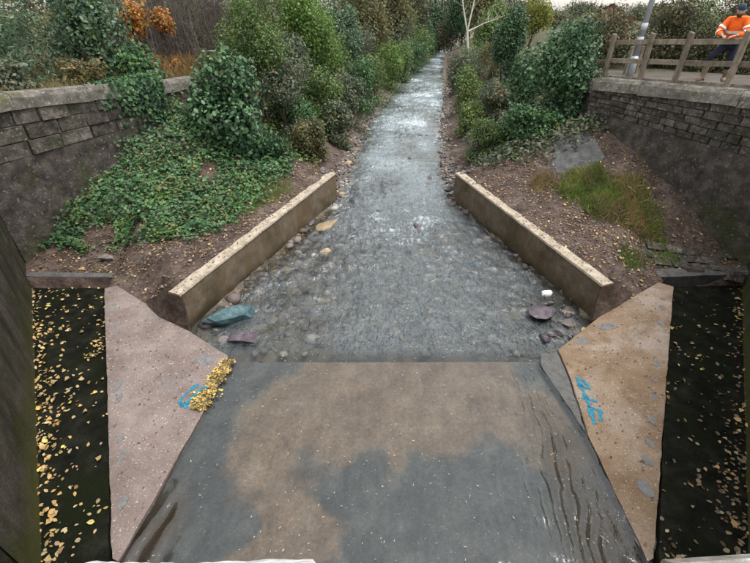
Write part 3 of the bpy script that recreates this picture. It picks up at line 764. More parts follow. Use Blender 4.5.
big = np.clip(.5 + 1.5 * fbm(WX * .45 + 9, WY * .4 + 2, 4), 0, 1)              # deep and shallow reaches
sh_l = smooth(.1, 1.5, WX - left[:, None] + .5 * fbm(WX, WY)); sh_r = smooth(.1, .9, right[:, None] - WX + .4 * fbm(WX + 5, WY))
shal = np.where(WY > 7.3, np.minimum(sh_l, sh_r), 1.0)
wake = np.zeros_like(WX)
for rx, ry, rs in ROCKS:
    dy = ry - WY; wake = np.maximum(wake, np.exp(-((WX - rx) / (rs * (.55 + .25 * np.clip(dy, 0, 2)))) ** 2) * smooth(-.35 * rs, .1, dy) * np.exp(-np.clip(dy, 0, 9) / (rs * 1.5)))
attr(me, 'rough', (.1 + .88 * up + .12 * rp) * (.45 + .55 * shal) * (.55 + .6 * big))
attr(me, 'murk_sheen', np.clip(.01 + .08 * up + .36 * smooth(11, 24, WY), 0, 1) * np.where(WY > 7, shal * .85 + .15, 1) * (.35 + 1.3 * big))  # real murk, raised upstream to paint in the silvery sky sheen
band = np.clip(.45 + 1.9 * fbm(WX * .5 + 3, WY * 1.15, 4), 0, 1.3)
fo_ = .3 * wake * up + (.02 + .0 * WX) + up * (.1 + .27 * smooth(8.5, 13, WY) * band * (.3 + 1.2 * big) + .14 * smooth(15, 28, WY))
attr(me, 'foam', fo_)
tag(link('stream_water', me), kind='structure')
#@VEG
# ------------------------------------------------------------------ foliage
def unit(v): return v / np.maximum(np.linalg.norm(v, axis=-1, keepdims=True), 1e-9)
T_OV = np.array([(0, 0, 0), (-.30, .28, .07), (-.27, .66, .05), (0, 1, -.06), (.27, .66, .05), (.30, .28, .07)])
T_LN = np.array([(0, 0, 0), (-.13, .3, .03), (-.11, .65, .0), (0, 1, -.12), (.11, .65, .0), (.13, .3, .03)])
T_IV = np.array([(0, 0, 0), (-.48, .22, .06), (-.26, .58, .04), (0, 1, -.05), (.26, .58, .04), (.48, .22, .06)])
T_BL = np.array([(-.03, 0, 0), (-.022, .5, .1), (0, 1, -.02), (.03, 0, 0), (.022, .5, .1)])
def leaves(name, P, Nn, size, mat, T=T_OV, droop=.35, parent=None, r=rng, D=None):
    n = len(P)
    Nn = unit(Nn)
    if D is None:
        D = r.normal(size=(n, 3)); D[:, 2] -= droop
    D = unit(D - Nn * (D * Nn).sum(1, keepdims=True)); S = np.cross(D, Nn)
    sz = np.broadcast_to(np.asarray(size, float), (n,))[:, None, None]
    asp = r.uniform(.8, 1.25, (n, 1, 1))
    V = P[:, None, :] + sz * (T[None, :, 0:1] * asp * S[:, None, :] + (T[None, :, 1:2] - .5) * D[:, None, :] + T[None, :, 2:3] * Nn[:, None, :] * r.uniform(-.5, 1.8, (n, 1, 1)))
    k = len(T); b = np.arange(n)[:, None] * k
    Fc = np.concatenate([b + np.array([0, 3, 2, 1]), b + np.array([0, 5, 4, 3])]) if k == 6 else np.concatenate([b + np.array([0, 3, 4, 1]), b + np.array([1, 4, 2, 2])])
    if k == 5:
        V = np.concatenate([V, V[:, 2:3, :]], 1); b = np.arange(n)[:, None] * 6
        Fc = np.concatenate([b + np.array([0, 3, 4, 1]), b + np.array([1, 4, 5, 2])])
    return link(name, mesh_np(name, V.reshape(-1, 3), Fc, mat), parent)

def lobes_for(c, rad, n, r, lo=.32, hi=.5, zbias=1):
    c = np.array(c, float); rad = np.array(rad, float)
    d = unit(r.normal(size=(n, 3))); d[:, 2] = np.abs(d[:, 2]) * (1 - zbias) + d[:, 2] * zbias
    L = [(c + d[i] * rad * r.uniform(.4, .72), rad * r.uniform(lo, hi)) for i in range(n)]
    L.append((c, rad * .55))
    return L
def cloud(lobes, n, r, shell=.55):
    vol = np.array([np.prod(l[1]) ** .67 for l in lobes]); cnt = r.multinomial(n, vol / vol.sum())
    P = []; N_ = []
    for (c, rad), m in zip(lobes, cnt):
        d = unit(r.normal(size=(m, 3)))
        q = np.where(r.random((m, 1)) < .82, r.uniform(shell, 1.08, (m, 1)), r.uniform(.9, 1.32, (m, 1)))
        P.append(c + d * rad * q); N_.append(d)
    return np.concatenate(P), np.concatenate(N_)
def stems(parent, base, lobes, r, mat, r0=.05, name='stem', n=6, joined=True):
    V = []; Fc = []
    for i in r.permutation(len(lobes))[:n]:
        a = Vector(base) + Vector((r.uniform(-.15, .15), r.uniform(-.15, .15), -.1)); b = Vector(lobes[i][0])
        m = a.lerp(b, .5) + Vector((r.uniform(-.2, .2), r.uniform(-.2, .2), .1)) * (b - a).length * .3
        tube(V, Fc, [a, a.lerp(m, .5) + Vector((0, 0, .05)), m, b], [r0, r0 * .8, r0 * .6, r0 * .25], 5)
        for q in range(7):
            e = b + Vector(r.normal(size=3)) * float(np.mean(lobes[i][1])) * 1.15
            tube(V, Fc, [m.lerp(b, .3 + .1 * q), m.lerp(e, .7), e], [r0 * .35, r0 * .22, r0 * .1], 4, False)
    return link(name, mesh_py(name, V, Fc, mat), parent)
def bush(name, label, c, rad, n, size, mat, T=T_OV, nl=9, cat='shrub', group=None, seed=0, up=.45, droop=.35, zb=.35, r0=.05, extra=None, ns=6, stem='bark', lo=.32, hi=.5, jn=.7, skirt=True):
    r = np.random.default_rng(1000 + seed)
    zg = float(ground_z(c[0], c[1]))
    root = tag(empty(name, (0, 0, 0)), label, cat, group)
    n = int(n * 2.5); size = size * .64; nl = int(nl * 1.7)
    L = lobes_for(c, rad, nl, r, zbias=1, lo=lo * .85, hi=hi * .95)
    if skirt:                                   # lower growth down to the ground
        for _ in range(nl // 2):
            a = r.uniform(0, 6.28); x_ = c[0] + math.cos(a) * rad[0] * r.uniform(.3, .8); y_ = c[1] + math.sin(a) * rad[1] * r.uniform(.3, .8)
            L.append((np.array([x_, y_, float(ground_z(x_, y_)) + rad[2] * r.uniform(.15, .5)]), np.array(rad) * r.uniform(.28, .42)))
    P, N_ = cloud(L, n, r)
    g = ground_z(P[:, 0], P[:, 1]); ok = P[:, 2] > g + .02
    P, N_ = P[ok], N_[ok]
    # long shoots that break the outline
    ns_ = int(30 * float(np.prod(rad)) ** .33); li = r.integers(0, len(L), ns_)
    for q in li:
        d_ = unit(r.normal(size=3) + np.array([0, 0, .7])); st = L[q][0] + d_ * L[q][1] * .85; ln = float(np.mean(rad)) * r.uniform(.15, .5); m_ = int(r.integers(7, 16))
        tt = r.random((m_, 1)); P = np.concatenate([P, st + d_ * tt * ln + np.array([0, 0, -.25]) * tt ** 2 * ln + r.normal(size=(m_, 3)) * size * .4]); N_ = np.concatenate([N_, r.normal(size=(m_, 3)) + np.array([0, 0, .6])])
    ok = P[:, 2] > ground_z(P[:, 0], P[:, 1]) + .02; P, N_ = P[ok], N_[ok]
    N_ = N_ + r.normal(size=P.shape) * jn; N_[:, 2] += up
    leaves('foliage', P, N_, size * (.5 + 1.0 * r.random(len(P)) ** 1.3), M[mat], T, droop, root, r)
    if extra:
        m_, k_, s_ = extra
        i = r.choice(len(P), k_); leaves('tinted_leaves', P[i] + r.normal(size=(k_, 3)) * .06, N_[i], s_ * r.uniform(.7, 1.2, k_), M[m_], T, droop, root, r)
    stems(root, (c[0], c[1], zg), L, r, M[stem], r0, n=ns)
    return root
def tree(name, label, base, h, crown_c, rad, n, size, mat, seed, r0=.18, nl=14, T=T_OV, group=None, bark='bark', limbs=9, up=.4, z0=None, extra=None):
    r = np.random.default_rng(2000 + seed)
    zg = float(ground_z(base[0], base[1])) if z0 is None else z0
    root = tag(empty(name, (0, 0, 0)), label, 'tree', group)
    n = int(n * 2.2); size = size * .68; nl = int(nl * 1.5)
    L = lobes_for(crown_c, rad, nl, r, .25, .42, zbias=.85)
    P, N_ = cloud(L, n, r, .35)
    ok = P[:, 2] > ground_z(P[:, 0], P[:, 1]) + .1; P, N_ = P[ok], N_[ok]
    N_ = N_ + r.normal(size=P.shape) * .8; N_[:, 2] += up
    leaves('crown', P, N_, size * r.uniform(.65, 1.3, len(P)), M[mat], T, .4, root, r)
    if extra:
        i = r.choice(len(P), extra[1]); leaves('tinted_leaves', P[i], N_[i], size, M[extra[0]], T, .4, root, r)
    V = []; Fc = []
    b = Vector((base[0], base[1], zg - .2)); top = Vector((crown_c[0], crown_c[1], zg + h))
    pts = [b.lerp(top, t) + Vector((r.uniform(-1, 1), r.uniform(-1, 1), 0)) * (.02 * h if 0 < t < 1 else 0) for t in np.linspace(0, 1, 7)]
    tube(V, Fc, pts, [r0 * (1 - .13 * i) for i in range(7)], 8)
    for i in r.permutation(len(L))[:limbs]:
        e = Vector(L[i][0]); s = pts[2 + int(r.integers(0, 3))]
        m = s.lerp(e, .5) + Vector((0, 0, .08 * (e - s).length))
        tube(V, Fc, [s, m, e], [r0 * .4, r0 * .25, r0 * .08], 5)
        for q in range(4):
            e2 = e + Vector(r.normal(size=3)) * float(np.mean(L[i][1]))
            tube(V, Fc, [m.lerp(e, .3 + .2 * q), e.lerp(e2, .5), e2], [r0 * .14, r0 * .09, r0 * .03], 4, False)
    link('trunk', mesh_py('trunk', V, Fc, M[bark]), root)
    return root

# ---- left bank
bush('laurel_bush', 'big rounded dark laurel with broad glossy leaves on the bank beside the stone wall end', (-5.1, 15.2, 3.6), (1.5, 1.15, 1.85), 3600, .21, 'l_laurel', T_OV, 12, seed=1, zb=.8, droop=.7, up=.5, extra=('l_olive', 60, .18), ns=8)
bush('laurel_bush', 'low ivy-dark shrub spilling down the bank below the big laurel', (-3.85, 15.6, 2.15), (1.0, .9, .8), 1500, .15, 'l_dark', T_OV, 7, seed=2, zb=.5)
bush('bramble_bush', 'blue-green bramble mound hanging over the coping, nearest the photo corner', (-11.6, 14.6, 5.75), (1.8, 1.2, 1.4), 2600, .2, 'l_teal', T_LN, 9, seed=3, up=.6)
bush('bramble_bush', 'tall blue-green bramble mound above the middle of the wall coping', (-10.1, 17.0, 5.8), (1.6, 1.3, 1.7), 3000, .2, 'l_teal', T_OV, 10, seed=4, up=.6, extra=('l_yellow', 80, .15))
bush('bramble_bush', 'low green bramble with yellowing leaves at the ivy-grown end of the coping', (-8.6, 16.6, 5.0), (1.0, .8, .85), 1200, .17, 'l_ivy', T_OV, 7, seed=5, up=.6, extra=('l_yellow', 90, .15))
bush('bramble_bush', 'low dull bramble behind the coping nearest the photo edge', (-10.4, 12.6, 5.0), (1.0, .6, .5), 1300, .15, 'l_grey', T_OV, 8, seed=13, up=.6, extra=('l_rust', 160, .12))
bush('bramble_bush', 'low dull bramble behind the middle of the coping', (-9.2, 14.6, 4.85), (.8, .6, .45), 900, .14, 'l_olive', T_OV, 7, seed=14, up=.6, extra=('l_rust', 160, .12))
bush('orange_shrub', 'orange autumn shrub behind the blue-green brambles', (-9.6, 19.5, 6.3), (.8, .7, .9), 900, .17, 'l_orange', T_OV, 8, seed=6, extra=('l_yellow', 120, .15))
bush('orange_shrub', 'small reddish-orange shrub against the grey twigs', (-8.6, 19.8, 6.1), (.45, .4, .65), 420, .17, 'l_orange', T_OV, 5, seed=7)
tree('willow_tree', 'yellow-green small-leaved tree standing behind the big laurel', (-4.9, 19.3), 2.6, (-4.9, 19.3, 5.6), (1.6, 1.4, 2.6), 5200, .13, 'l_mid', 8, .12, 14, extra=('l_yellow', 500))
bush('hazel_shrub', 'loose grey-green shrub beneath the yellow-green tree', (-3.9, 19.2, 3.9), (1.5, 1.2, 1.3), 2600, .14, 'l_grey', T_OV, 9, seed=9, extra=('l_rust', 120, .13))
tree('ash_tree', 'fresh green tree rising in the middle of the bank hedge', (-3.6, 26), 3.2, (-3.5, 26, 5.5), (1.9, 1.6, 2.8), 4600, .18, 'l_bright', 10, .15, 14)
tree('ivy_clad_tree', 'bluish dark green ivy-clad tree with bare dark trunk top', (-2.4, 31), 4.6, (-2.0, 31, 5.0), (1.6, 1.5, 2.2), 3000, .2, 'l_teal', 11, .2, 10)
rows = [(-3.75, 20.2, 2.75, 1.3, 1.15, 'l_ivy', 'ivy-covered shrub low on the bank beyond the big laurel'),
        (-2.75, 18.2, 2.0, .85, .8, 'l_olive', 'olive brown-tinged shrub on the bank above the dark hollow'),
        (-2.7, 23.4, 3.0, 1.3, 1.4, 'l_mid', 'mid-green shrub below the fresh green tree'),
        (-1.9, 21.6, 2.1, .8, .95, 'l_grey', 'grey-green shrub with rusty leaves overhanging the stones'),
        (-1.55, 25.6, 2.55, 1.05, 1.35, 'l_grey', 'pale grey-green streamside shrub, third before the stream narrows'),
        (-.9, 29.5, 2.8, 1.3, 1.6, 'l_ivy', 'dark leafy streamside shrub below the ivy-clad tree'),
        (-.1, 34, 2.7, 1.3, 1.5, 'l_mid', 'rounded green streamside shrub halfway to the far trees'),
        (1.3, 40.5, 2.7, 1.5, 1.6, 'l_bright', 'bright rounded streamside shrub near the far bend'),
        (2.7, 47, 2.6, 1.6, 1.7, 'l_mid', 'green clipped-looking shrub just before the far bend'),
        (4.4, 55, 2.6, 1.8, 1.9, 'l_ivy', 'dark green shrub at the far bend of the stream'),
        (6.3, 63, 2.8, 1.9, 2.2, 'l_mid', 'last green shrub where the stream vanishes')]
for i, (x, y, z, a, h, m, lb) in enumerate(rows):
    bush('streamside_shrub', lb, (x, y, z), (a, a * 1.1, h), int(2600 if y < 30 else 1700), .12 + .0016 * y, m, T_OV, 10, group='shrubs along the left bank', seed=20 + i, extra=('l_rust', 90, .13) if i in (1, 3) else None, ns=5)
fill = [(-5.6, 22.5, 4.7, 1.3, 1.3, 'l_olive', 'olive shrub at the foot of the grey thickets'), (-4.4, 23.6, 4.3, 1.4, 1.6, 'l_grey', 'grey-green shrub left of the fresh green tree'),
        (-2.6, 28.0, 4.0, 1.4, 1.7, 'l_mid', 'green shrub filling the gap right of the fresh green tree'), (-5.2, 28.5, 5.0, 1.6, 1.9, 'l_ivy', 'dark shrub behind the fresh green tree'),
        (-1.3, 35.5, 4.2, 1.6, 2.0, 'l_grey', 'grey-green shrub behind the ivy-clad tree'), (-3.6, 37, 5.2, 1.8, 2.1, 'l_olive', 'olive thicket far behind the fresh green tree'),
        (.1, 43.5, 4.2, 1.9, 2.1, 'l_olive', 'olive shrub in the second row near the far bend'), (2.3, 53, 4.0, 2.0, 2.3, 'l_grey', 'grey-green shrub in the second row at the far bend'),
        (4.8, 64, 4.0, 2.4, 2.8, 'l_mid', 'green thicket in the second row beyond the far bend'), (8.6, 80, 2.8, 2.4, 2.6, 'l_dark', 'dark thicket hanging over the left edge of the last water'),
        (12.6, 85, 2.8, 2.6, 3.0, 'l_far', 'grey-green thicket closing the end of the water'), (10.4, 87.5, 2.6, 2.2, 2.6, 'l_dark', 'dark thicket across the stream end')]
for i, (x, y, z, a, h, m, lb) in enumerate(fill):
    bush('thicket', lb, (x, y, z), (a, a * 1.1, h), 2000, .13 + .0018 * y, m, T_OV, 10, group='second row of the left bank hedge', seed=120 + i, ns=5)
# second row: trees behind
bt = [(-6.2, 33, 'l_grey', 6.0, 2.3, 3.0, 'grey-green tree behind the bank hedge, left of the fresh green tree'),
      (-1.2, 42, 'l_olive', 6.3, 2.2, 3.2, 'olive-brown tree behind the streamside shrubs'),
      (1.6, 54, 'l_olive', 7.2, 3.0, 4.4, 'tall yellowish-brown tree behind the far bend'),
      (-7.5, 46, 'l_far', 7.0, 3.2, 4.2, 'broad dull green tree far behind the grey twigs'),
      (5.2, 72, 'l_far', 7.5, 3.6, 6.0, 'tall grey-green tree closing the stream view on the left'),
      (10.0, 92, 'l_far', 7.5, 5.0, 7.0, 'dark tree closing the end of the stream'),
      (14.8, 82, 'l_dark', 7.0, 3.4, 6.0, 'dark evergreen tree behind the pale forked tree'),
      (14.0, 64, 'l_olive', 7.0, 2.6, 4.0, 'brownish tree behind the dark cone-shaped shrub'),
      (-2.5, 80, 'l_far', 7.0, 5.0, 4.8, 'hazy broad tree far back between the hedge gaps'),
      (19.5, 70, 'l_far', 6.2, 3.5, 3.2, 'rounded far tree right of the dark evergreen')]
bt += [(-14.5, 40, 'l_olive', 6.2, 3.0, 3.4, 'dull olive tree behind the far leafless thicket'), (-20, 42, 'l_far', 6.5, 4.0, 4.0, 'grey-green tree at the far left edge of the view'),
       (-11.5, 56, 'l_far', 6.6, 4.0, 4.2, 'dull tree seen through the leafless thickets'), (-4.5, 58, 'l_grey', 6.0, 3.0, 3.6, 'pale green tree between the hedge trees'),
       (3.5, 95, 'l_far', 7.0, 6.0, 6.0, 'large dark tree left of the stream end'), (19, 98, 'l_far', 7.0, 6.0, 5.0, 'large dark tree right of the stream end'),
       (13.2, 52, 'l_mid', 5.2, 2.2, 3.2, 'leafy green tree right of the pale forked tree'), 
       
       (16.5, 42, 'l_grey', 4.6, 1.8, 1.6, 'low grey-green tree behind the large ivy-covered shrub'), (25, 66, 'l_far', 5.2, 5.0, 1.8, 'wide low far tree over the fence end'), (-25, 38, 'l_far', 6.5, 4.5, 4.0, 'grey-green tree in the upper photo corner'), (-17, 27, 'l_olive', 6.0, 2.2, 2.4, 'olive tree behind the nearest brambles'), (22, 50, 'l_olive', 5.3, 2.6, 1.5, 'olive tree left of the brown house'), (30, 96, 'l_far', 6.4, 6.0, 2.0, 'wide far tree on the skyline left of the pole'), (44, 100, 'l_far', 6.4, 7.0, 2.2, 'wide far tree on the skyline behind the pole'), (52, 90, 'l_far', 6.2, 6.0, 2.0, 'far skyline tree over the hedge'), (38, 62, 'l_far', 5.6, 3.5, 1.7, 'far tree right of the brown house'), (-31, 34, 'l_olive', 6.6, 4.0, 3.2, 'olive tree far left beyond the brambles'), (-38, 46, 'l_far', 6.8, 6.0, 3.6, 'broad dull tree on the far left skyline'), (-28, 58, 'l_far', 6.8, 6.0, 3.8, 'broad dull tree behind the far left olive tree'), (11.2, 88, 'l_dark', 4.4, 3.4, 3.6, 'dark tree overhanging the far end of the water'), (8.2, 82, 'l_dark', 3.4, 2.2, 3.0, 'dark low tree leaning over the last of the stream')]
for i, (x, y, m, zc, a, h, lb) in enumerate(bt):
    tree('background_tree', lb, (x, y), zc - 3.5, (x, y, zc - .7), (a * 1.15, a, h + .6), 3000, .2 + .0028 * y, m, 40 + i, .22, 14, group='trees closing the view')

# grey leafless thicket: fine branching twigs
def twiggy(name, label, x, y, h, spread, nb, seed, mat='twig', r0=.05):
    r = np.random.default_rng(seed); root = tag(empty(name), label, 'shrub', 'leafless thickets')
    zg = float(ground_z(x, y)); V = []; Fc = []; W = []; Fw = []
    for i in range(nb):
        b = Vector((x + r.uniform(-1, 1) * spread * .5, y + r.uniform(-1, 1) * spread * .4, zg - .1))
        e = b + Vector((r.uniform(-.5, .5) * spread * .6, r.uniform(-.5, .5) * spread * .6, h * r.uniform(.7, 1.05)))
        m = b.lerp(e, .5) + Vector(r.normal(size=3)) * .12
        tube(V, Fc, [b, m, e], [r0, r0 * .6, r0 * .15], 4, False)
        for q in range(11):
            s = (b.lerp(m, q / 5.) if q < 5 else m.lerp(e, (q - 5) / 6.))
            t = s + Vector((r.normal() * .45, r.normal() * .45, abs(r.normal()) * .5 + .2)) * (h / 3.2)
            tube(W, Fw, [s, s.lerp(t, .5) + Vector(r.normal(size=3)) * .05, t], [r0 * .3, r0 * .22, r0 * .08], 3, False)
            for u_ in range(3):
                a = s.lerp(t, .35 + .2 * u_); e2 = a + Vector((r.normal() * .3, r.normal() * .3, abs(r.normal()) * .3)) * (h / 3.2)
                tube(W, Fw, [a, e2], [r0 * .15, r0 * .06], 3, False)
    link('stem', mesh_py('stem', V, Fc, M[mat]), root); link('twigs', mesh_py('twigs', W, Fw, M[mat]), root)
    return root
for i, (x, y, h, s, lb) in enumerate([(-9.6, 24, 3.6, 2.2, 'grey leafless thicket behind the orange shrubs'), (-7.6, 25.5, 3.9, 2.2, 'tall grey leafless thicket left of the yellow-green tree'), (-11.6, 23, 3.4, 2.2, 'grey leafless thicket above the brambles'), (-6.3, 27, 4.2, 1.8, 'grey leafless thicket just behind the yellow-green tree')]):
    twiggy('twig_thicket', lb, x, y, h, s, 46, 300 + i, r0=.035)
for i, (x, y, h, s, lb) in enumerate([(-13.5, 28, 5.2, 5, 'far leafless thicket at the photo corner above the brambles'), (-9, 33, 5.0, 5, 'far leafless thicket behind the grey thickets')]):
    twiggy('twig_thicket', lb, x, y, h, s, 60, 320 + i, r0=.05)

# ---- right bank
bush('streamside_shrub', 'grey-green rounded shrub on the right bank below the pale forked tree', (7.5, 37, 2.7), (1.9, 1.6, 2.3), 3200, .19, 'l_grey', T_OV, 11, seed=60, group='shrubs along the right bank')
bush('streamside_shrub', 'mid-green shrub further upstream behind the grey-green rounded one', (9.6, 47, 2.6), (1.6, 1.6, 1.8), 1800, .2, 'l_mid', T_OV, 9, seed=61, group='shrubs along the right bank')
bush('cone_shrub', 'dark green cone-shaped evergreen shrub on the right bank', (6.75, 24, 5.2), (1.05, .95, 1.95), 4600, .15, 'l_dark', T_OV, 16, seed=62, zb=.9, ns=5, lo=.3, hi=.42)
tree('sapling_tree', 'bright yellow-green sapling behind the cone-shaped shrub', (10.6, 33), 2.4, (10.8, 33, 6.1), (1.5, 1.2, 1.5), 2000, .17, 'l_yellow', 63, .08, 10)
bush('ivy_shrub', 'large ivy-covered shrub at the end of the timber fence', (6.95, 17.0, 4.75), (1.4, 1.05, 1.75), 4200, .17, 'l_laurel', T_IV, 14, seed=64, zb=.8, droop=.7, extra=('l_yellow', 60, .12), ns=8)
bush('ivy_shrub', 'smaller ivy shrub between the cone-shaped evergreen and the large ivy-covered shrub', (6.05, 18.6, 4.0), (.85, .8, 1.1), 1700, .15, 'l_ivy', T_IV, 8, seed=65, zb=.7)
bush('ivy_shrub', 'low ivy tangle at the foot of the large ivy-covered shrub', (5.9, 16.4, 2.95), (1.15, .8, .75), 1900, .14, 'l_ivy', T_IV, 8, seed=66)
bush('bramble_bush', 'green bramble with many yellow leaves low on the right bank', (4.95, 22.5, 2.0), (.9, 1.2, .8), 1700, .14, 'l_mid', T_OV, 8, seed=67, extra=('l_yellow', 500, .14))
bush('bramble_bush', 'green bramble with golden leaves under the cone-shaped evergreen', (6.1, 22.3, 3.0), (1.0, 1.0, .75), 1700, .14, 'l_grey', T_OV, 8, seed=68, extra=('l_orange', 110, .15))
bush('bramble_bush', 'straggly green bramble in the middle of the right bank', (4.9, 18.6, 2.05), (.95, .95, .6), 1700, .12, 'l_mid', T_OV, 8, seed=69, extra=('l_rust', 90, .12))
bush('bramble_bush', 'yellow-flecked bramble thicket beside the grey-green rounded shrub', (6.0, 29, 2.5), (1.2, 1.6, 1.1), 1700, .15, 'l_mid', T_OV, 8, seed=70, extra=('l_yellow', 350, .16))
bush('bramble_bush', 'buff dry thicket between the rounded shrub and the cone-shaped evergreen', (8.2, 33, 3.8), (1.0, 1.2, 1.4), 1700, .17, 'l_olive', T_LN, 8, seed=71, extra=('l_rust', 500, .16))
# pale leafless forked tree
V = []; Fc = []; b = Vector((9.1, 46.0, float(ground_z(9.1, 46)) - .2)); fk = Vector((8.75, 46, 4.9))
tube(V, Fc, [b, b.lerp(fk, .5) + Vector((.08, 0, 0)), fk], [.15, .12, .1], 8)
for e, m in (((7.2, 46.2, 10.4), (8.2, 46, 6.6)), ((9.9, 46, 11.2), (9.05, 46, 6.9)), ((12.1, 46, 6.1), (10.2, 46, 5.45))):
    tube(V, Fc, [fk - Vector((0, 0, .1)), Vector(m), Vector(e)], [.075, .055 if m[0] < 10 else .035, .015], 6)
    for q in range(14):
        s = Vector(m).lerp(Vector(e), -.2 + .085 * q); t = s + Vector((random.uniform(-1, 1), random.uniform(-.6, .6), random.uniform(.2, 1.0)))
        tube(V, Fc, [s, s.lerp(t, .5) + Vector((0, 0, -.05)), t], [.016, .012, .006], 4, False)
rt = tag(empty('bare_tree'), 'pale leafless forked tree standing over the right bank far upstream', 'tree')
link('trunk', mesh_py('trunk', V, Fc, M['bark_pale']), rt)

# hedge behind the path: separate bushes grown together
hd = [(10.2, 21.0, 1.4, 1.5, 'brown-green hedge bush beside the steel pole'), (12.0, 19.8, 1.5, 1.75, 'dense hedge bush just right of the steel pole'), (13.4, 18.2, 1.55, 1.9, 'tall hedge bush behind the person in orange'), (14.8, 16.6, 1.6, 1.9, 'hedge bush cut by the frame behind the person in orange'), (14.2, 21.6, 1.6, 2.1, 'taller green hedge bush in the second row'), (16.4, 19.8, 1.8, 2.4, 'tallest green hedge bush in the second row')]
for i, (x, y, a, h, lb) in enumerate(hd):
    bush('hedge_bush', lb, (x, y, 4.7 + h * .62), (a, a * .8, h * .85), 3400, .13, 'l_hedge' if i < 4 else 'l_mid', T_OV, 14, group='hedge behind the path', seed=80 + i, zb=.9, extra=('l_rust', 260, .12) if i < 4 else None, ns=8, lo=.35, hi=.5)

# ------------------------------------------------------------------ ground cover
def on_ground(n, xr_, yr_, dens, r):
    x = r.uniform(*xr_, n * 3); y = r.uniform(*yr_, n * 3)
    keep = r.random(n * 3) < dens(x, y); x, y = x[keep][:n], y[keep][:n]
    return x, y, ground_z(x, y)
def gnormal(x, y, e=.08):
    return unit(np.stack([-(ground_z(x + e, y) - ground_z(x - e, y)) / (2 * e), -(ground_z(x, y + e) - ground_z(x, y - e)) / (2 * e), np.ones_like(x)], -1))
r = np.random.default_rng(50)
# ivy carpet on the left bank
def d_ivy(x, y):
    d = xl(y) - x
    k = smooth(.9, 1.7, d + .5 * fbm(x, y)) * smooth(10.2, 11.0, y + .6 * fbm(x * 1.2 + 4, y * 1.2)) * (x > xwl(y) + .1) * (y < 17)
    return k * smooth(-.35, .05, fbm(x * 1.1 + 2, y * 1.1) + .18)
x, y, z = on_ground(15000, (-9.6, -3), (10, 17), d_ivy, r)
h = r.random(len(x)) ** 1.5 * (.1 + .45 * np.clip(fbm(x * 1.4, y * 1.4) + .4, 0, 1))
N_ = gnormal(x, y) + r.normal(size=(len(x), 3)) * .5; N_[:, 2] += .5
tag(leaves('ivy_carpet', np.stack([x, y, z + .03 + h], -1), N_, r.uniform(.05, .13, len(x)), M['l_ivy'], T_IV), 'carpet of green ivy over the bank below the stone wall', 'ivy', kind='stuff')
i = r.choice(len(x), 3200); jj = fbm(x[i] * 1.7 + 11, y[i] * 1.7) > -.05; i = i[jj]
tag(leaves('nettle_patch', np.stack([x[i], y[i], z[i] + .08 + h[i] + r.random(len(i)) * .12], -1), N_[i] + r.normal(size=(len(i), 3)) * .3, r.uniform(.06, .15, len(i)), M['l_ivy2'], T_OV), 'paler low weeds growing through the ivy carpet', 'weeds', kind='stuff')
i = r.choice(len(x), 260)
tag(leaves('caught_leaves', np.stack([x[i], y[i], z[i] + .1 + h[i]], -1), N_[i], r.uniform(.06, .12, 260), M['l_litter'], T_OV), 'dead leaves caught in the ivy carpet', 'leaf litter', kind='stuff')
def blades(name, label, x, y, hgt, mat, lean=.5, zoff=0.0, wd=1.0, cat='grass'):
    z = ground_z(x, y) + zoff; n = len(x)
    D = r.normal(size=(n, 3)) * lean; D[:, 2] = 1; D = unit(D); N_ = r.normal(size=(n, 3)); N_[:, 2] *= .2
    P = np.stack([x, y, z], -1) + D * hgt[:, None] * .48
    T = T_BL.copy(); T[:, 0] *= wd
    return tag(leaves(name, P, N_, hgt, M[mat], T, 0, None, r, D), label, cat, kind='stuff')
def d_grl(x, y): return smooth(.55, 1.0, xl(y) - x + .3 * fbm(x * 2, y * 2)) * smooth(2.6, 1.6, xl(y) - x) * smooth(11.6, 12.3, y) * smooth(14.5, 13.6, y)
x, y, z = on_ground(7000, (-5.5, -2.3), (11, 15), d_grl, r)
blades('grass', 'bright green grass patch on the bank above the retaining wall', x, y, r.uniform(.08, .2, len(x)), 'grass', .6)
def d_grr(x, y):
    q = np.hypot((x - 7.35 - .45 * (12.5 - y)) / 1.15, (y - 12.4) / 1.4)
    return smooth(1.15, .55, q + .5 * fbm(x * 1.8, y * 1.8))
x, y, z = on_ground(22000, (5, 10), (10.6, 14.6), d_grr, r)
m_ = fbm(x * 1.5 + 3, y * 1.5) + r.normal(size=len(x)) * .25 > -.22
blades('grass', 'green grass tuft on the slope below the fenced wall', x[m_], y[m_], r.uniform(.12, .33, m_.sum()), 'grass', .85, 0, 1.5)
blades('dry_grass', 'dry straw-coloured grass mixed through the tuft below the fenced wall', x[~m_], y[~m_], r.uniform(.14, .4, (~m_).sum()), 'grass_dry', 1.0, 0, 1.3)
for cx, cy, n, nm, lb in [(5.7, 13.6, 800, 'dry_grass_tuft', 'rusty dry grass tuft uphill beside the green grass'), (8.35, 10.35, 260, 'weed_tuft', 'small leafy weed at the foot of the fenced wall'), (7.1, 10.0, 350, 'weed_tuft', 'low green weed patch near the tan slab corner')]:
    a = r.normal(size=(n, 2)) * (.22 if 'dry' in nm else .2)
    blades(nm, lb, cx + a[:, 0], cy + a[:, 1], r.uniform(.12, .34, n) * (1 if 'dry' in nm else .7), 'grass_dry' if 'dry' in nm else 'grass', 1.0, 0, 1.5 if 'dry' in nm else 2.6)
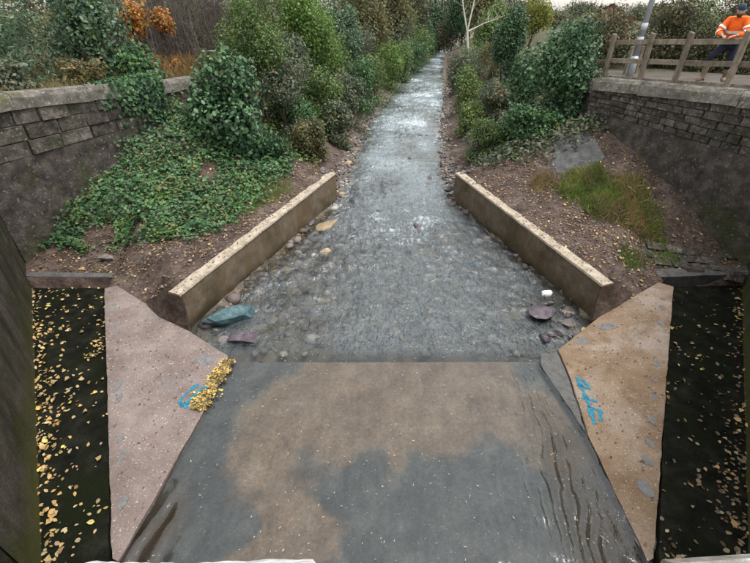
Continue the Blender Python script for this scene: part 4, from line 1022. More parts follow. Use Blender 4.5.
# rough herbage on the right bank, upstream bank tops and behind the left wall
def d_rb(x, y): return smooth(.8, 1.6, x - xr(y) + .5 * fbm(x, y)) * smooth(14.2, 15.6, y + .8 * fbm(x * .9, y * .9 + 7)) * (x < xr(y) + 5)
x, y, z = on_ground(22000, (3.5, 11), (13.8, 34), d_rb, r)
h = r.random(len(x)) * .35
N_ = gnormal(x, y) + r.normal(size=(len(x), 3)) * .7; N_[:, 2] += .4
tag(leaves('bank_herbage', np.stack([x, y, z + .03 + h], -1), N_, r.uniform(.08, .17, len(x)), M['l_grey'], T_OV), 'rough mixed herbage covering the right bank', 'herbage', kind='stuff')
i = r.choice(len(x), 1500)
tag(leaves('bank_herbage', np.stack([x[i], y[i], z[i] + .1 + h[i]], -1), N_[i], r.uniform(.1, .18, 1500), M['l_yellow'], T_LN), 'yellow-green leaves through the right bank herbage', 'herbage', kind='stuff')
def d_lb(x, y): return smooth(.9, 1.8, xl(y) - x + .5 * fbm(x, y)) * (x > xl(y) - 6) * smooth(15, 16.2, y)
x, y, z = on_ground(26000, (-8, 9), (15, 62), d_lb, r)
h = r.random(len(x)) * .45
N_ = gnormal(x, y) + r.normal(size=(len(x), 3)) * .7; N_[:, 2] += .4
tag(leaves('bank_herbage', np.stack([x, y, z + .03 + h], -1), N_, r.uniform(.08, .18, len(x)), M['l_mid'], T_OV), 'rough green herbage covering the left bank upstream', 'herbage', kind='stuff')
def d_br(x, y): return (x < xwl(y) - .6) * 1.0 * smooth(-.3, .2, fbm(x * .6, y * .6) + .15)
x, y, z = on_ground(13000, (-16, -6.9), (10.6, 17.5), d_br, r)
blades('bracken', 'brown dead bracken and grass behind the left wall coping', x, y, r.uniform(.12, .5, len(x)), 'grass_dry', 1.1, 0, .8, 'bracken')
x, y, z = on_ground(17000, (-17, -4.2), (17.2, 27), lambda x, y: 1.0 * (x < xl(y) - 3.5), r)
blades('bracken', 'rusty bracken meadow below the grey thickets', x, y, r.uniform(.25, .75, len(x)), 'l_rust', 1.0, 0, 1.1, 'bracken')
# ivy hanging over the wall end
n = 900; t = r.random(n); s_ = np.abs(r.normal(size=n)) * .5
px = -6.55 + .4 * r.normal(size=n) * .6; py = 12.95 + .35 * r.normal(size=n); pz = 4.66 - s_ * 1.5 * (.4 + r.random(n))
wd = np.array([.65, -.76, 0])
base = np.array([-7.4, 15.2]); along = np.clip(r.normal(size=n) * .6 - .35, -2.0, .2)
P = np.stack([base[0] + along * .434, base[1] + along * .901, pz], -1) + np.array([.901, -.434, 0]) * (.06 + r.random((n, 1)) * .14)
N_ = np.array([.9, -.43, .3]) + r.normal(size=(n, 3)) * .4
iv = tag(empty('hanging_ivy', (-7.4, 15.2, 4.6)), 'ivy trailing over the coping at the end of the left stone wall', 'ivy')
leaves('foliage', P - np.array([-7.4, 15.2, 4.6]), N_, r.uniform(.09, .17, n), M['l_dark'], T_IV, .8, iv)
P2 = np.stack([base[0] + along * .434, base[1] + along * .901, 4.6 + r.random(n) * .12], -1) + np.array([-.901, .434, 0]) * (r.random((n, 1)) * .5)
leaves('top_foliage', P2 - np.array([-7.4, 15.2, 4.6]), np.array([0, 0, 1.]) + r.normal(size=(n, 3)) * .5, r.uniform(.09, .16, n), M['l_ivy'], T_IV, .3, iv)

# ------------------------------------------------------------------ fallen leaves
def d_soil(x, y):
    L = (x < xl(y) - .4) & (x > xwl(y) + .1) & (y > yb_l(x) + .1); Rg = (x > xr(y) + .4) & (x < xwr(y) - .1) & (y > yb_r(x) + .1)
    return (L | Rg) * (.25 + .75 * smooth(-.25, .3, fbm(x * 1.3, y * 1.3, 5) + .1))
x, y, z = on_ground(9000, (-9.8, 10.3), (7.5, 16), d_soil, r)
N_ = gnormal(x, y) + r.normal(size=(len(x), 3)) * .35
tag(leaves('leaf_litter', np.stack([x, y, z + .025], -1), N_, r.uniform(.03, .085, len(x)) , M['l_litter'], T_OV), 'brown leaf litter scattered over the earth banks', 'leaf litter', kind='stuff')
x, y, z = on_ground(420, (-9.8, 10.3), (8, 16), d_soil, r)
tag(leaves('leaf_litter', np.stack([x, y, z + .04], -1), gnormal(x, y) + r.normal(size=(len(x), 3)) * .3, r.uniform(.06, .115, len(x)), M['l_fallen'], T_OV), 'pale yellow fallen leaves on the earth banks', 'leaf litter', kind='stuff')
y = 7.9 + 6.5 * r.random(900); x = xl(y) + .05 + np.abs(r.normal(size=900)) * .38
tag(leaves('sunken_leaves', np.stack([x, y, np.minimum(ground_z(x, y) + .03, zw(y) - .02)], -1), gnormal(x, y) + r.normal(size=(900, 3)) * .3, r.uniform(.05, .12, 900), M['l_rust'], T_OV), 'brown sunken leaves along the foot of the left retaining wall', 'leaf litter', kind='stuff')
# leaves on the ledges: the larger ones single, the crumbs joined
LM = []
for i in range(5):
    T = [T_OV, T_IV, T_LN, T_OV, T_IV][i].copy(); T[:, 1] -= .5; T[1, 2] += random.uniform(0, .15); T[4, 2] += random.uniform(0, .2); T[3, 2] += random.uniform(-.1, .2)
    LM.append(mesh_py('leaf', T, [(0, 3, 2, 1), (0, 5, 4, 3)], [M['l_fallen'], M['l_fallen'], M['l_litter'], M['l_gold'], M['l_fallen']][i]))
def in_poly(px, py, poly):
    c = np.zeros(len(px), bool); j = len(poly) - 1
    for i in range(len(poly)):
        (xi, yi), (xj, yj) = poly[i], poly[j]
        c ^= ((yi > py) != (yj > py)) & (px < (xj - xi) * (py - yi) / (yj - yi + 1e-9) + xi); j = i
    return c
for poly, ledge, out0, out1, nbig, nsm in ((LL, ledgeL, (-9.72, 9.5), (-4.45, 2.4), 200, 800), (RL, ledgeR, (10.3, 9.55), (4.98, 2.4), 120, 650)):
    xs = [p[0] for p in poly]; ys_ = [p[1] for p in poly]
    sgn = -1 if xs[0] < 0 else 1
    def pick(n, r):
        px = r.uniform(min(xs), max(xs), n * 8); py = r.uniform(min(ys_), max(ys_), n * 8)
        xo = np.interp(py, [out1[1], out0[1]], [out1[0], out0[0]])
        dens = .13 + .95 * np.exp(-((np.abs(px - xo) - .22) / .2) ** 2) + .6 * (fbm(px * 1.3 + 5, py * 1.3) > .12)
        if sgn > 0: dens *= .35 + .65 * smooth(8.5, 4, py)
        k_ = in_poly(px, py, poly) & (r.random(len(px)) < dens)
        return px[k_][:n], py[k_][:n]
    px, py = pick(nbig, r)
    for a, b in zip(px, py):
        o = link('leaf', LM[int(r.integers(0, 5))], ledge)
        o.location = (a, b, .2 + r.uniform(0, .02)); o.rotation_euler = (r.normal() * .3, r.normal() * .3, r.uniform(0, 6.28)); s_ = r.uniform(.055, .125); o.scale = (s_, s_, s_)
    px, py = pick(nsm, r)
    P = np.stack([px, py, np.full(len(px), .18)], -1)
    o = leaves('leaf_crumbs', P, np.array([0, 0, 1.]) + r.normal(size=P.shape) * .3, r.uniform(.03, .1, len(px)), M['l_fallen'] if sgn < 0 else M['l_litter'], T_OV, parent=ledge); tag(o, kind='stuff')
# golden leaf drift on the edge of the left slab
n = 1000; t = r.random(n)
px = -3.27 + (t - .5) * .1 + r.normal(size=n) * (.06 + .05 * np.sin(t * 7) ** 2) - .1 * (1 - t) ; py = 5.35 + 1.4 * t
P = np.stack([px, py, np.maximum(slab_l(px), .02) + .012 + r.random(n) * .03], -1)
bq = r.random(n) < .22; pq = P[bq] + np.array([.02, -.03, .012]); P = P[~bq]; n = len(P)
tag(leaves('leaf_drift', pq, np.array([0, 0, 1.]) + r.normal(size=pq.shape) * .5, r.uniform(.03, .075, len(pq)), M['l_litter'], T_OV), 'brown leaves mixed into the golden drift on the slab edge', 'leaf drift', kind='stuff')
tag(leaves('leaf_drift', P, np.array([0, 0, 1.]) + r.normal(size=P.shape) * .5, r.uniform(.03, .07, n), M['l_gold'], T_OV), 'drift of golden leaves caught on the edge of the pinkish slab', 'leaf drift', kind='stuff')
for slab, zf, poly in ((slabL, slab_l, LS), (slabR, slab_r, RS)):
    px = r.uniform(-7, 8, 5000); py = r.uniform(2.5, 9, 5000); kk = in_poly(px, py, poly); px, py = px[kk][:260], py[kk][:260]
    P = np.stack([px, py, zf(px) + .02], -1)
    tag(leaves('leaf_crumbs', P, np.array([0, 0, 1.]) + r.normal(size=P.shape) * .25, r.uniform(.015, .05, len(px)), M['l_litter'], T_OV, parent=slab), kind='stuff')
M['fleck'] = leaf_mat('pale_fleck', [(.3, .28, .24), (.42, .42, .4), (.36, .28, .17), (.5, .5, .49)], .1)
for a, c_ in (((-4.5, 7.9), (-1.5, 15.6)), ((5.42, 8.25), (3.07, 15.6))):   # crumbs lying on the retaining wall tops
    t = r.random(110); off = r.uniform(.05, .33, 110); sgn = -1 if a[0] < 0 else 1
    px = a[0] + (c_[0] - a[0]) * t + sgn * off; py = a[1] + (c_[1] - a[1]) * t
    P = np.stack([px, py, 1.03 + .28 * t], -1)
    tag(leaves('wall_top_litter', P, np.array([0, 0, 1.]) + r.normal(size=P.shape) * .3, r.uniform(.025, .07, 110), M['l_litter'], T_OV), 'dead leaf crumbs along the top of the %s retaining wall' % ('left' if sgn < 0 else 'right'), 'leaf litter', kind='stuff')
# flecks floating on the water
n = 1300; px = r.uniform(-3.2, 3.8, n); py = 2.2 + 7 * r.random(n) ** 1.2; kk = r.random(n) < .25 + 1.2 * (fbm(px * 2.2, py * .7) > .08); px, py = px[kk], py[kk]; n = len(px)
P = np.stack([px, py, np.full(n, .028) + zw(py)], -1)
tag(leaves('floating_flecks', P, np.array([0, 0, 1.]) + r.normal(size=P.shape) * .1, r.uniform(.012, .05, n) , M['fleck'], T_LN), 'pale leaf flecks floating on the water sheet', 'leaf flecks', kind='stuff')

# ------------------------------------------------------------------ stones
def rock_mesh(seed, mat, flat=.6):
    rr = random.Random(seed); bm = bmesh.new(); bmesh.ops.create_icosphere(bm, subdivisions=2, radius=.5)
    pl = [(Vector((rr.uniform(-1, 1), rr.uniform(-1, 1), rr.uniform(-1, 1))).normalized(), rr.uniform(.17, .36)) for _ in range(11)]
    for v in bm.verts:
        for n_, d_ in pl:
            q_ = v.co.dot(n_)
            if q_ > d_: v.co -= n_ * (q_ - d_) * .9
        v.co *= rr.uniform(.96, 1.04); v.co.z *= flat
    return bm_mesh('stone', bm, mat)
SM = [rock_mesh(i, M[['rock', 'rock', 'rock_purple', 'rock', 'rock_tan', 'rock_purple', 'rock'][i % 7]], random.Random(i).uniform(.45, .8)) for i in range(10)]
def stone(x, y, z, s, parent, mi=None):
    o = link('stone', SM[int(r.integers(0, 10)) if mi is None else mi], parent)
    o.location = (x, y, z); o.rotation_euler = (r.normal() * .25, r.normal() * .25, r.uniform(0, 6.28)); o.scale = (s * r.uniform(.8, 1.3), s * r.uniform(.7, 1.1), s)
# rubble toes of the banks upstream of the retaining walls
for i in range(150):
    y = 15.7 + 30 * r.random() ** 1.9; s_ = r.uniform(.15, .42)
    x = xl(y) + r.normal() * .28 - .12; stone(x, y, max(float(ground_z(x, y)), float(zw(y)) - .12) + s_ * .08, s_, ground)
for i in range(105):
    y = 15.6 + 28 * r.random() ** 1.9; s_ = r.uniform(.13, .36)
    x = xr(y) + r.normal() * .22 + .1; stone(x, y, max(float(ground_z(x, y)), float(zw(y)) - .12) + s_ * .08, s_, ground)
for i in range(34):   # stones breaking the surface mid-stream and along the left wall
    y = 8.2 + 12 * r.random(); L_, R_ = float(xl(y)), float(xr(y))
    x = L_ + .25 + abs(r.normal()) * .5 if i < 20 else r.uniform(L_ + .6, R_ - .4); s_ = r.uniform(.15, .42)
    stone(x, y, float(zw(y)) - s_ * .22, s_, ground)
for rx, ry, rs in ROCKS[2:]:
    stone(rx, ry, float(zw(ry)) - rs * .12, rs, ground)
# pebbles joined
def pebbles(name, x, y, s, mat, parent, zf):
    bm = bmesh.new(); bmesh.ops.create_icosphere(bm, subdivisions=1, radius=.5); T = np.array([v.co[:] for v in bm.verts]); Ft = np.array([[v.index for v in f.verts] for f in bm.faces]); bm.free()
    n = len(x); a = r.uniform(0, 6.28, n); c_, s_ = np.cos(a), np.sin(a)
    sc = s[:, None, None] * np.stack([r.uniform(.7, 1.3, n), r.uniform(.6, 1.1, n), r.uniform(.4, .8, n)], -1)[:, None, :]
    q = T[None] * sc * r.uniform(.85, 1.15, (n, len(T), 1))
    V = np.stack([q[..., 0] * c_[:, None] - q[..., 1] * s_[:, None], q[..., 0] * s_[:, None] + q[..., 1] * c_[:, None], q[..., 2]], -1) + np.stack([x, y, zf], -1)[:, None, :]
    return tag(link(name, mesh_np(name, V.reshape(-1, 3), (Ft[None] + (np.arange(n) * len(T))[:, None, None]).reshape(-1, 3), mat), parent), kind='stuff')
k = NT('pebbles'); gI = k.n('ShaderNodeNewGeometry')
c = k.ramp(gI.outputs['Random Per Island'], [(0, (.06, .05, .05)), (.25, (.14, .11, .1)), (.5, (.22, .18, .16)), (.75, (.12, .11, .13)), (.9, (.3, .24, .17)), (1, (.42, .39, .36))])
f = k.noise(20, 5, .6); c = k.mix(.7, c, k.ramp(f, [(.3, (.6,) * 3), (.7, (1.3,) * 3)]), 'MULTIPLY')
M['pebble'] = k.done(k.pbr(c, .7, k.bump(f, .4, .02), .35))
n = 2500; y = 6.92 + 13 * r.random(n); u_ = r.random(n); x = xl(y) + .05 + (xr(y) - xl(y) - .1) * u_
s_ = .06 + .4 * r.random(n) ** 2.5; pebbles('bed_cobbles', x, y, s_, M['pebble'], ground, ground_z(x, y) + s_ * .1)
n = 1500; y = 15.5 + 26 * r.random(n) ** 1.6; side = r.random(n) < .55
x = np.where(side, xl(y) - np.abs(r.normal(size=n)) * .4 + .15, xr(y) + np.abs(r.normal(size=n)) * .35 - .12); s_ = r.uniform(.06, .2, n)
pebbles('bank_rubble', x, y, s_, M['pebble'], ground, np.maximum(ground_z(x, y), zw(y) - .1) + s_ * .15)
n = 900; x = np.concatenate([r.uniform(-8, -3, 450), r.uniform(4, 9, 450)]); y = r.uniform(8, 15, n); kk = d_soil(x, y) > 0; x, y = x[kk], y[kk]
s_ = r.uniform(.03, .12, len(x)); pebbles('bank_stones', x, y, s_, M['pebble'], ground, ground_z(x, y) + s_ * .1)
for nm, lb, ct, x, y, z, sc, rz, mt, sd in [
    ('rock', 'large teal-blue rock wedged against the retaining wall foot', 'rock', -3.66, 8.2, .12, (1.5, .85, 1.2), .75, 'rock_teal', 71),
    ('rock', 'flat grey-purple rock next to the teal rock', 'rock', -3.05, 7.5, .02, (1.0, .7, .6), .3, 'rock_purple', 72),
    ('rock', 'small grey rock between the teal rock and the slab corner', 'rock', -3.55, 7.45, 0, (.4, .3, .3), 1.3, 'rock', 73),
    ('rock', 'flat orange-tan rock in the shallows beside the left retaining wall', 'rock', -1.75, 13.4, .14, (1.3, .7, .5), .9, 'rock_tan', 74),
    ('rock', 'pale tan rock downstream of the flat orange-tan rock', 'rock', -1.55, 11.6, .02, (.55, .4, .4), .2, 'rock_tan', 75),
    ('rock', 'submerged tan boulder in mid-stream above the sill', 'rock', -1.35, 9.1, -.14, (.75, .55, .4), .1, 'rock_tan', 76),
    ('rock', 'small submerged brown stone nearest the sill', 'rock', .42, 7.9, -.14, (.42, .4, .36), .4, 'rock_tan', 77),
    ('rock', 'purple slate heap rock below the white scrap', 'rock', 4.3, 8.4, .1, (1.0, .75, .8), .5, 'rock_purple', 78),
    ('rock', 'dark angular rock at the sill end by the tan slab', 'rock', 4.0, 7.45, .02, (.45, .4, .4), 1.1, 'rock_purple', 79),
    ('rock', 'brown rubble stone against the right retaining wall foot', 'rock', 4.75, 7.95, .08, (.5, .4, .4), .9, 'rock', 80),
    ('rock', 'squared grey stone at the far end of the right retaining wall', 'rock', 2.95, 16.0, .5, (.55, .4, .5), .3, 'rock', 81),
    ('rock', 'pale flat stone lying on top beside the right wall end', 'rock', 3.15, 15.95, .95, (.6, .4, .3), .1, 'rock', 82),
    ('rock', 'rounded grey stone at the far end of the left retaining wall', 'rock', -1.65, 16.1, .5, (.6, .5, .6), .3, 'rock', 83),
    ('plastic_scrap', 'crumpled white plastic scrap caught at the right wall foot', 'litter', 4.55, 9.05, .22, (.42, .26, .3), .4, 'rock_white', 84),
    ('rock', 'buff stone lying in the leaf litter behind the yellow-leaved ledge', 'rock', -7.6, 10.15, .68, (.5, .3, .28), .2, 'rock', 85)]:
    o = link(nm, rock_mesh(sd, M[mt], .75), None); o.location = (x, y, z); o.scale = sc; o.rotation_euler = (.1, .1, rz); tag(o, lb, ct)
for i in range(26):
    stone(4.15 + r.random() * .9, 7.3 + r.random() * 1.6, .02 + r.random() * .08, r.uniform(.12, .3), ground)
for i in range(16):
    stone(-3.5 + r.normal() * .35, 7.6 + r.random() * 1.2, -.02, r.uniform(.12, .3), ground)
M['kerb2'] = stone_mat('worn_grey_concrete', [(.3, (.055, .055, .055)), (.5, (.1, .1, .1)), (.7, (.15, .15, .147))], 4, (.07, .055, .045), 9, .6, .8, .04)
# stone pitching on the right slope under the wall, laid nearly flush
def pitch(cx, cy, n1, n2, ang, sx, sy, keep):
    for i in range(n1):
        for j in range(n2):
            if r.random() > keep: continue
            u_ = (i - n1 / 2 + (j % 2) * .5 + r.normal() * .05) * sx; v_ = (j - n2 / 2 + r.normal() * .05) * sy
            x = cx + u_ * math.cos(ang) - v_ * math.sin(ang); y = cy + u_ * math.sin(ang) + v_ * math.cos(ang)
            o = link('pitching_stone', BLK[int(r.integers(0, 7))], ground); nr = Vector(gnormal(np.array([x]), np.array([y]), .3)[0])
            o.rotation_euler = (Matrix.Rotation(ang, 3, 'Z').to_quaternion()).to_euler()
            q = Vector((0, 0, 1)).rotation_difference(nr) @ Matrix.Rotation(ang, 3, 'Z').to_quaternion(); o.rotation_euler = q.to_euler()
            o.location = (x, y, float(ground_z(x, y)) - .025 + r.normal() * .01); o.scale = (sx * r.uniform(.85, .96), sy * r.uniform(.85, .95), .16)
tag(grid_poly('concrete_slope', [(6.05, 14.1), (6.9, 13.45), (7.75, 14.0), (7.6, 15.3), (6.5, 15.5)], lambda x, y: float(ground_z(x, y)) + .05, .5, M['kerb2'], .18, .02), 'grey concrete slope below the far end of the fenced wall', 'slope')
pitch(9.1, 10.25, 5, 4, -.15, .5, .3, .85)

# ------------------------------------------------------------------ path, fence, pole, house
fd = Vector((WR[3][0] - WR[2][0], WR[3][1] - WR[2][1], 0)).normalized(); fn = Vector((fd.y, -fd.x, 0))
if fn.x > 0: fn = -fn                      # towards the stream
F0 = Vector((WR[2][0], WR[2][1], 0)) - fn * .3
def fp(s, o=0, z=0): p = F0 + fd * s - fn * o; return Vector((p.x, p.y, z))
FL = math.hypot(WR[3][0] - WR[2][0], WR[3][1] - WR[2][1])
def fz(s): return 4.83 - .37 * s / FL          # top of the coping along the wall
def fq(s, o, dz): p = fp(s, o); return (p.x, p.y, fz(s) + dz)
ss = [(-6, .2), (0, .2), (6.3, .2), (8.6, .6), (11, 2.6), (11, 4.6), (5, 4.2), (-6, 4.0)]
tag(link('path', mesh_py('path', [fq(s, o, .06) for s, o in ss] + [fq(s, o, -.5) for s, o in ss], [tuple(range(8))[::-1]] + [(i, (i + 1) % 8, (i + 1) % 8 + 8, i + 8) for i in range(8)], M['tarmac'])), kind='structure')
rzf = math.atan2(fd.y, fd.x); ptf = -math.atan2(-.37, FL)
edg = tag(empty('path_edging'), 'low timber edging board along the foot of the fence', 'edging')
def plank(name, s0, s1, o, dz, hgt, th_, parent, mat='wood'):
    bm = bmesh.new(); add_box(bm, (0, 0, 0), (s1 - s0, th_, hgt), 0, .006)
    ob = link(name, bm_mesh(name, bm, M[mat]), parent); ob.location = fq((s0 + s1) / 2, o, dz); ob.rotation_euler = (random.uniform(-.02, .02), ptf + random.uniform(-.008, .008), rzf)
for i in range(4): plank('board', -1 + i * 1.9, .88 + i * 1.9, .15, .03, .2, .04, edg)
fence = tag(empty('timber_fence', (0, 0, 0)), 'weathered timber post and rail fence on top of the wall by the path', 'fence')
POSTS = [-.1, 1.3, 2.6, 4.05, 5.2, 6.55]
for s in POSTS:
    bm = bmesh.new(); add_box(bm, (0, 0, 0), (.13, .13, 1.52), 0, .012)
    for v_ in bm.verts:
        if v_.co.z > .5: v_.co.z += .3 * v_.co.x
    ob = link('post', bm_mesh('post', bm, M['wood']), fence); ob.location = fq(s, 0, .62); ob.rotation_euler = (random.uniform(-.02, .02), random.uniform(-.02, .02), rzf)
for a, b in zip(POSTS[:-1], POSTS[1:]):
    plank('rail', a + .005, b - .005, .09, 1.14, .14, .05, fence); plank('rail', a + .005, b - .005, .09, .6, .14, .05, fence)
plank('rail', 6.56, 7.2, .09, .55, .11, .045, fence)

pole = tag(empty('steel_pole', (9.0, 16.3, 4.4)), 'galvanised steel pole with thicker base standing on the path', 'pole')
V = []; Fc = []; tube(V, Fc, [(0, 0, .75), (0, 0, 5.2)], [.09, .075], 14); link('shaft', mesh_py('shaft', V, Fc, M['galv'], True), pole)
V = []; Fc = []; tube(V, Fc, [(0, 0, -.1), (0, 0, .7), (0, 0, .78)], [.125, .125, .09], 14); link('base_section', mesh_py('base_section', V, Fc, M['galv'], True), pole)
M['band'] = plain('pale_label_band', (.4, .43, .47), .5)
for zc in (1.15, 1.55):
    V = []; Fc = []; tube(V, Fc, [(0, 0, zc), (0, 0, zc + .2)], [.096, .094], 14); link('label_band', mesh_py('label_band', V, Fc, M['band'], True), pole)
# spare posts on the far side of the path
for x, y, lb in ((9.35, 17.3, 'short timber marker post beside the steel pole'), (9.9, 17.6, 'short timber post in front of the hedge')):
    bm = bmesh.new(); add_box(bm, (0, 0, .45), (.11, .11, 1.1), .4, .01); o = link('marker_post', bm_mesh('marker_post', bm, M['wood'])); o.location = (x, y, 4.4); tag(o, lb, 'post')

hs = tag(empty('house', (34.5, 72, 3.9)), 'brown gabled house roof showing above the hedge', 'house'); hs.rotation_euler = (0, 0, 1.1)
bm = bmesh.new(); add_box(bm, (0, 0, .45), (7, 6, 2.6)); link('wall', bm_mesh('wall', bm, M['brick']), hs)
for s in (-1, 1):
    V = []; Fc = []
    for i in range(9):
        z0 = 1.7 + 1.75 * i / 9; y0 = s * (3.3 - 3.3 * i / 9); y1 = s * (3.3 - 3.3 * (i + 1) / 9); b0 = len(V); h_ = .05
        V += [(-3.7, y0, z0), (3.7, y0, z0), (3.7, y1, z0 + 1.75 / 9), (-3.7, y1, z0 + 1.75 / 9), (-3.7, y0, z0 + h_), (3.7, y0, z0 + h_), (3.7, y1, z0 + 1.75 / 9 + .01), (-3.7, y1, z0 + 1.75 / 9 + .01)]
        Fc += [tuple(b0 + q for q in f_) for f_ in ((4, 5, 6, 7), (0, 1, 5, 4), (0, 4, 7, 3), (1, 2, 6, 5))]
    link('roof_slope', mesh_py('roof_slope', V, Fc, M['roof']), hs)
for s in (-1, 1): link('gable', mesh_py('gable', [(s * 3.45, -3, 1.7), (s * 3.45, 3, 1.7), (s * 3.45, 0, 3.35)], [(0, 1, 2)], M['brick']), hs)
#@PERSON
# ------------------------------------------------------------------ person leaning on the fence
M['hivis'] = plain('orange_hivis_cloth', (.85, .14, .02), .7, .2, 0, .18, 9, .3)
M['silver'] = plain('reflective_tape', (.72, .72, .68), .4, .4)
M['navy'] = plain('navy_cloth', (.016, .02, .034), .85, .2, 0, .3, 14, .3)
M['beanie'] = plain('navy_knit', (.02, .035, .07), .9, .2, 0, .4, 60, .5)
M['skin'] = plain('skin', (.42, .24, .17), .55, .4, 0, .1)
M['beard'] = plain('beard_hair', (.06, .04, .028), .9)
M['boot'] = plain('tan_boot', (.2, .15, .1), .7)
M['eye'] = plain('eye_dark', (.02, .015, .012), .3)
hand_s = .92
fw = Vector((-.75, -.66, 0)).normalized()
pb = fp(3.1, .09, fz(3.1) + .1) - fw * .58
per = tag(empty('person', pb, math.atan2(fw.y, fw.x)), 'person in orange high-visibility jacket and dark beanie leaning forward on the fence', 'person')
def bake(o):
    dg = bpy.context.evaluated_depsgraph_get(); me = bpy.data.meshes.new_from_object(o.evaluated_get(dg))
    mats = list(o.data.materials); o.modifiers.clear(); o.data = me
    if not me.materials and mats: me.materials.append(mats[0])
def sk(name, verts, edges, radii, mat, parent, sub=2):
    me = bpy.data.meshes.new(name); me.from_pydata(verts, edges, []); me.materials.append(mat)
    o = link(name, me, parent)
    bm = bmesh.new(); bm.from_mesh(me); lay = bm.verts.layers.skin.verify(); bm.verts.ensure_lookup_table()
    for i, rd in enumerate(radii):
        bm.verts[i][lay].radius = rd if isinstance(rd, tuple) else (rd, rd); bm.verts[i][lay].use_root = (i == 0)
    bm.to_mesh(me); bm.free()
    m = o.modifiers.new('skin', 'SKIN'); m.use_smooth_shade = True
    s = o.modifiers.new('sub', 'SUBSURF'); s.levels = sub; s.render_levels = sub
    bake(o)
    return o
per.scale = (1.07, 1.07, 1.07)
# joints (x forward, y left, z up)
pel = (0, 0, .93); wst = (.05, 0, 1.08); ch = (.15, 0, 1.28); sh = (.2, 0, 1.42); nk = (.25, 0, 1.5); hb = (.29, 0, 1.57); hm = (.32, 0, 1.66); ht = (.32, 0, 1.74)
Vb = [pel, wst, ch, sh, nk, hb, hm, ht]; Eb = [(0, 1), (1, 2), (2, 3), (3, 4), (4, 5), (5, 6), (6, 7)]; Rb = [.13, .12, .13, .09, .055, .07, .085, .065]
arm = {}
for s in (-1, 1):
    S_, El, Wr = (.2, .19 * s, 1.42), (.33, .31 * s, 1.16), (.56, .13 * s, 1.1)
    H_, Kn, An, To = ((0, .1 * s, .9), (.28, .27 * s, .6), (.2, .3 * s, .12), (.34, .36 * s, .06)) if s == -1 else ((0, .1 * s, .9), (.06, .13 * s, .5), (-.12, .14 * s, .1), (.05, .16 * s, .05))
    arm[s] = (S_, El, Wr, H_, Kn, An, To)
    b = len(Vb); Vb += [S_, El, Wr]; Eb += [(3, b), (b, b + 1), (b + 1, b + 2)]; Rb += [.065, .05, .033]
    b = len(Vb); Vb += [H_, Kn, An, To]; Eb += [(0, b), (b, b + 1), (b + 1, b + 2), (b + 2, b + 3)]; Rb += [.085, .058, .042, .035]
body = sk('body', Vb, Eb, Rb, M['skin'], per)
# jacket
Vj = [(-.01, 0, .86), (.04, 0, 1.06), (.15, 0, 1.28), (.205, 0, 1.42), (.24, 0, 1.5)]; Ej = [(0, 1), (1, 2), (2, 3), (3, 4)]; Rj = [(.19, .17), (.18, .165), (.2, .17), (.14, .13), .085]
for s in (-1, 1):
    S_, El, Wr = arm[s][:3]; b = len(Vj); Vj += [S_, El, tuple(Vector(El).lerp(Vector(Wr), .8))]; Ej += [(3, b), (b, b + 1), (b + 1, b + 2)]; Rj += [.1, .082, .058]
jk = sk('jacket', Vj, Ej, Rj, M['hivis'], per)
# trousers
Vt = [(0, 0, .93)]; Et = []; Rt = [.15]
for s in (-1, 1):
    H_, Kn, An, To = arm[s][3:]; b = len(Vt); Vt += [H_, Kn, tuple(Vector(Kn).lerp(Vector(An), .5))]; Et += [(0, b), (b, b + 1), (b + 1, b + 2)]; Rt += [.115, .088, .075]
sk('trousers', Vt, Et, Rt, M['navy'], per)
for s in (-1, 1):
    Kn, An, To = arm[s][4:]; top = tuple(Vector(Kn).lerp(Vector(An), .42))
    sk('boot', [An, top, (An[0] + .02, An[1], .07), (To[0], To[1], .055), (To[0] + .06, To[1], .05)], [(1, 0), (0, 2), (2, 3), (3, 4)], [.07, .082, .065, .055, .04], M['boot'], per)
# reflective bands: rings round torso and sleeves
def ring(name, c, ax, ra, rb, wd, mat, up_):
    ax = Vector(ax).normalized(); a = Vector(up_); a = (a - ax * a.dot(ax)).normalized(); b = ax.cross(a); V = []; Fc = []
    for i in range(20):
        t = 2 * math.pi * i / 20
        for q in (-wd / 2, wd / 2): V.append(Vector(c) + ax * q + a * math.cos(t) * ra + b * math.sin(t) * rb)
    for i in range(20): j = (i + 1) % 20; Fc.append((2 * i, 2 * j, 2 * j + 1, 2 * i + 1))
    return link(name, mesh_py(name, V, Fc, mat, True), jk)
ring('reflective_band', (.03, 0, 1.0), (.25, 0, 1), .19, .2, .06, M['silver'], (1, 0, 0))
ring('reflective_band', (.12, 0, 1.22), (.35, 0, 1), .192, .205, .06, M['silver'], (1, 0, 0))
for s in (-1, 1):
    S_, El, Wr = [Vector(q) for q in arm[s][:3]]
    ring('reflective_band', El.lerp(Wr, .3), Wr - El, .084, .084, .05, M['silver'], (0, 0, 1)); ring('reflective_band', S_.lerp(El, .6), El - S_, .096, .096, .05, M['silver'], (1, 0, 0))
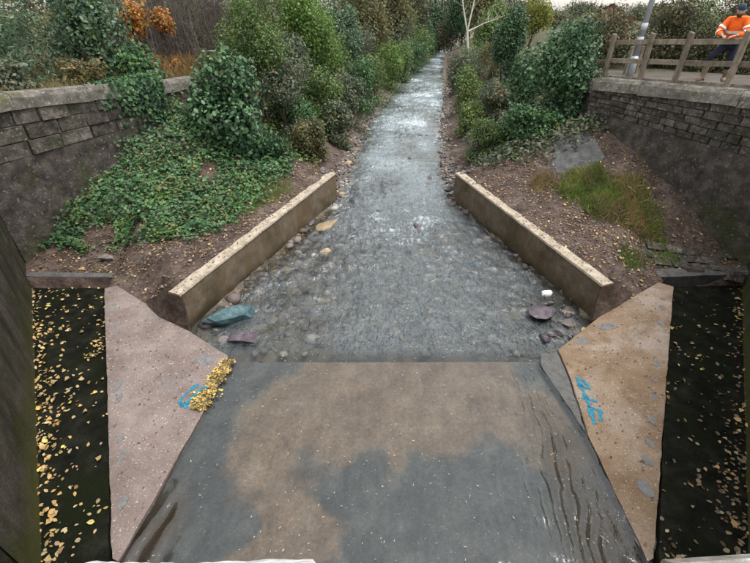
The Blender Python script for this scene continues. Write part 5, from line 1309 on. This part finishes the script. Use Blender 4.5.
# head details; the head is bowed towards the stream
hr = empty('head', (.3, 0, 1.56)); hr.parent = per; hr.rotation_euler = (0, .35, .25)
def ellip(name, c, rad, mat, parent, cut=None, seg=20, rings=12, fn_=None):
    bm = bmesh.new(); bmesh.ops.create_uvsphere(bm, u_segments=seg, v_segments=rings, radius=1)
    if cut is not None: bmesh.ops.delete(bm, geom=[v for v in bm.verts if v.co.z < cut], context='VERTS')
    for v in bm.verts:
        if fn_: fn_(v)
        v.co = Vector((v.co.x * rad[0] + c[0], v.co.y * rad[1] + c[1], v.co.z * rad[2] + c[2]))
    return link(name, bm_mesh(name, bm, mat, True), parent)
def facef(v):
    if v.co.x > .5 and abs(v.co.y) < .22 and -.25 < v.co.z < .12: v.co.x += .22
    if v.co.z < -.4: v.co.x += .08; v.co.y *= .85
fc = ellip('face', (.03, 0, .08), (.098, .078, .122), M['skin'], hr, None, 24, 18, facef)
ellip('beard', (.035, 0, .015), (.097, .076, .075), M['beard'], hr, None, 16, 10)
ellip('beanie', (.018, 0, .115), (.11, .09, .105), M['beanie'], hr, -.05)
for s in (-1, 1):
    ellip('eye', (.116, .032 * s, .1), (.01, .013, .008), M['eye'], hr, None, 10, 6); ellip('ear', (.02, .08 * s, .075), (.022, .012, .034), M['skin'], hr, None, 10, 8)
ellip('mouth', (.128, 0, .025), (.008, .022, .006), M['boot'], hr, None, 10, 6)
# hands: palm, four fingers curled over the rail and a thumb
for s in (-1, 1):
    El, Wr = Vector(arm[s][1]), Vector(arm[s][2]); d = (Wr - El).normalized(); sd_ = Vector((0, 0, 1)).cross(d).normalized()
    V = [tuple(Wr - d * .02), tuple(Wr + d * .04), tuple(Wr + d * .08)]; E_ = [(0, 1), (1, 2)]; Rr_ = [(.03, .024), (.042, .02), (.042, .018)]
    h_ = sk('hand', V, E_, Rr_, M['skin'], per, 1)
    for q, ln in ((-1.5, .06), (-.5, .075), (.5, .07), (1.5, .055)):
        a = Wr + d * .085 + sd_ * q * .019; b = a + d * ln * .55 - Vector((0, 0, .008)); c_ = b + d * ln * .3 - Vector((0, 0, ln * .5))
        V = []; Fc = []; tube(V, Fc, [a - d * .02, a, b, c_], [.011, .011, .01, .007], 6); link('finger', mesh_py('finger', V, Fc, M['skin'], True), h_)
    a = Wr + d * .03 - sd_ * s * .035; V = []; Fc = []; tube(V, Fc, [a + sd_ * s * .02, a, a + d * .04 - sd_ * s * .012, a + d * .065 - Vector((0, 0, .012))], [.013, .013, .011, .008], 6); link('finger', mesh_py('finger', V, Fc, M['skin'], True), h_)
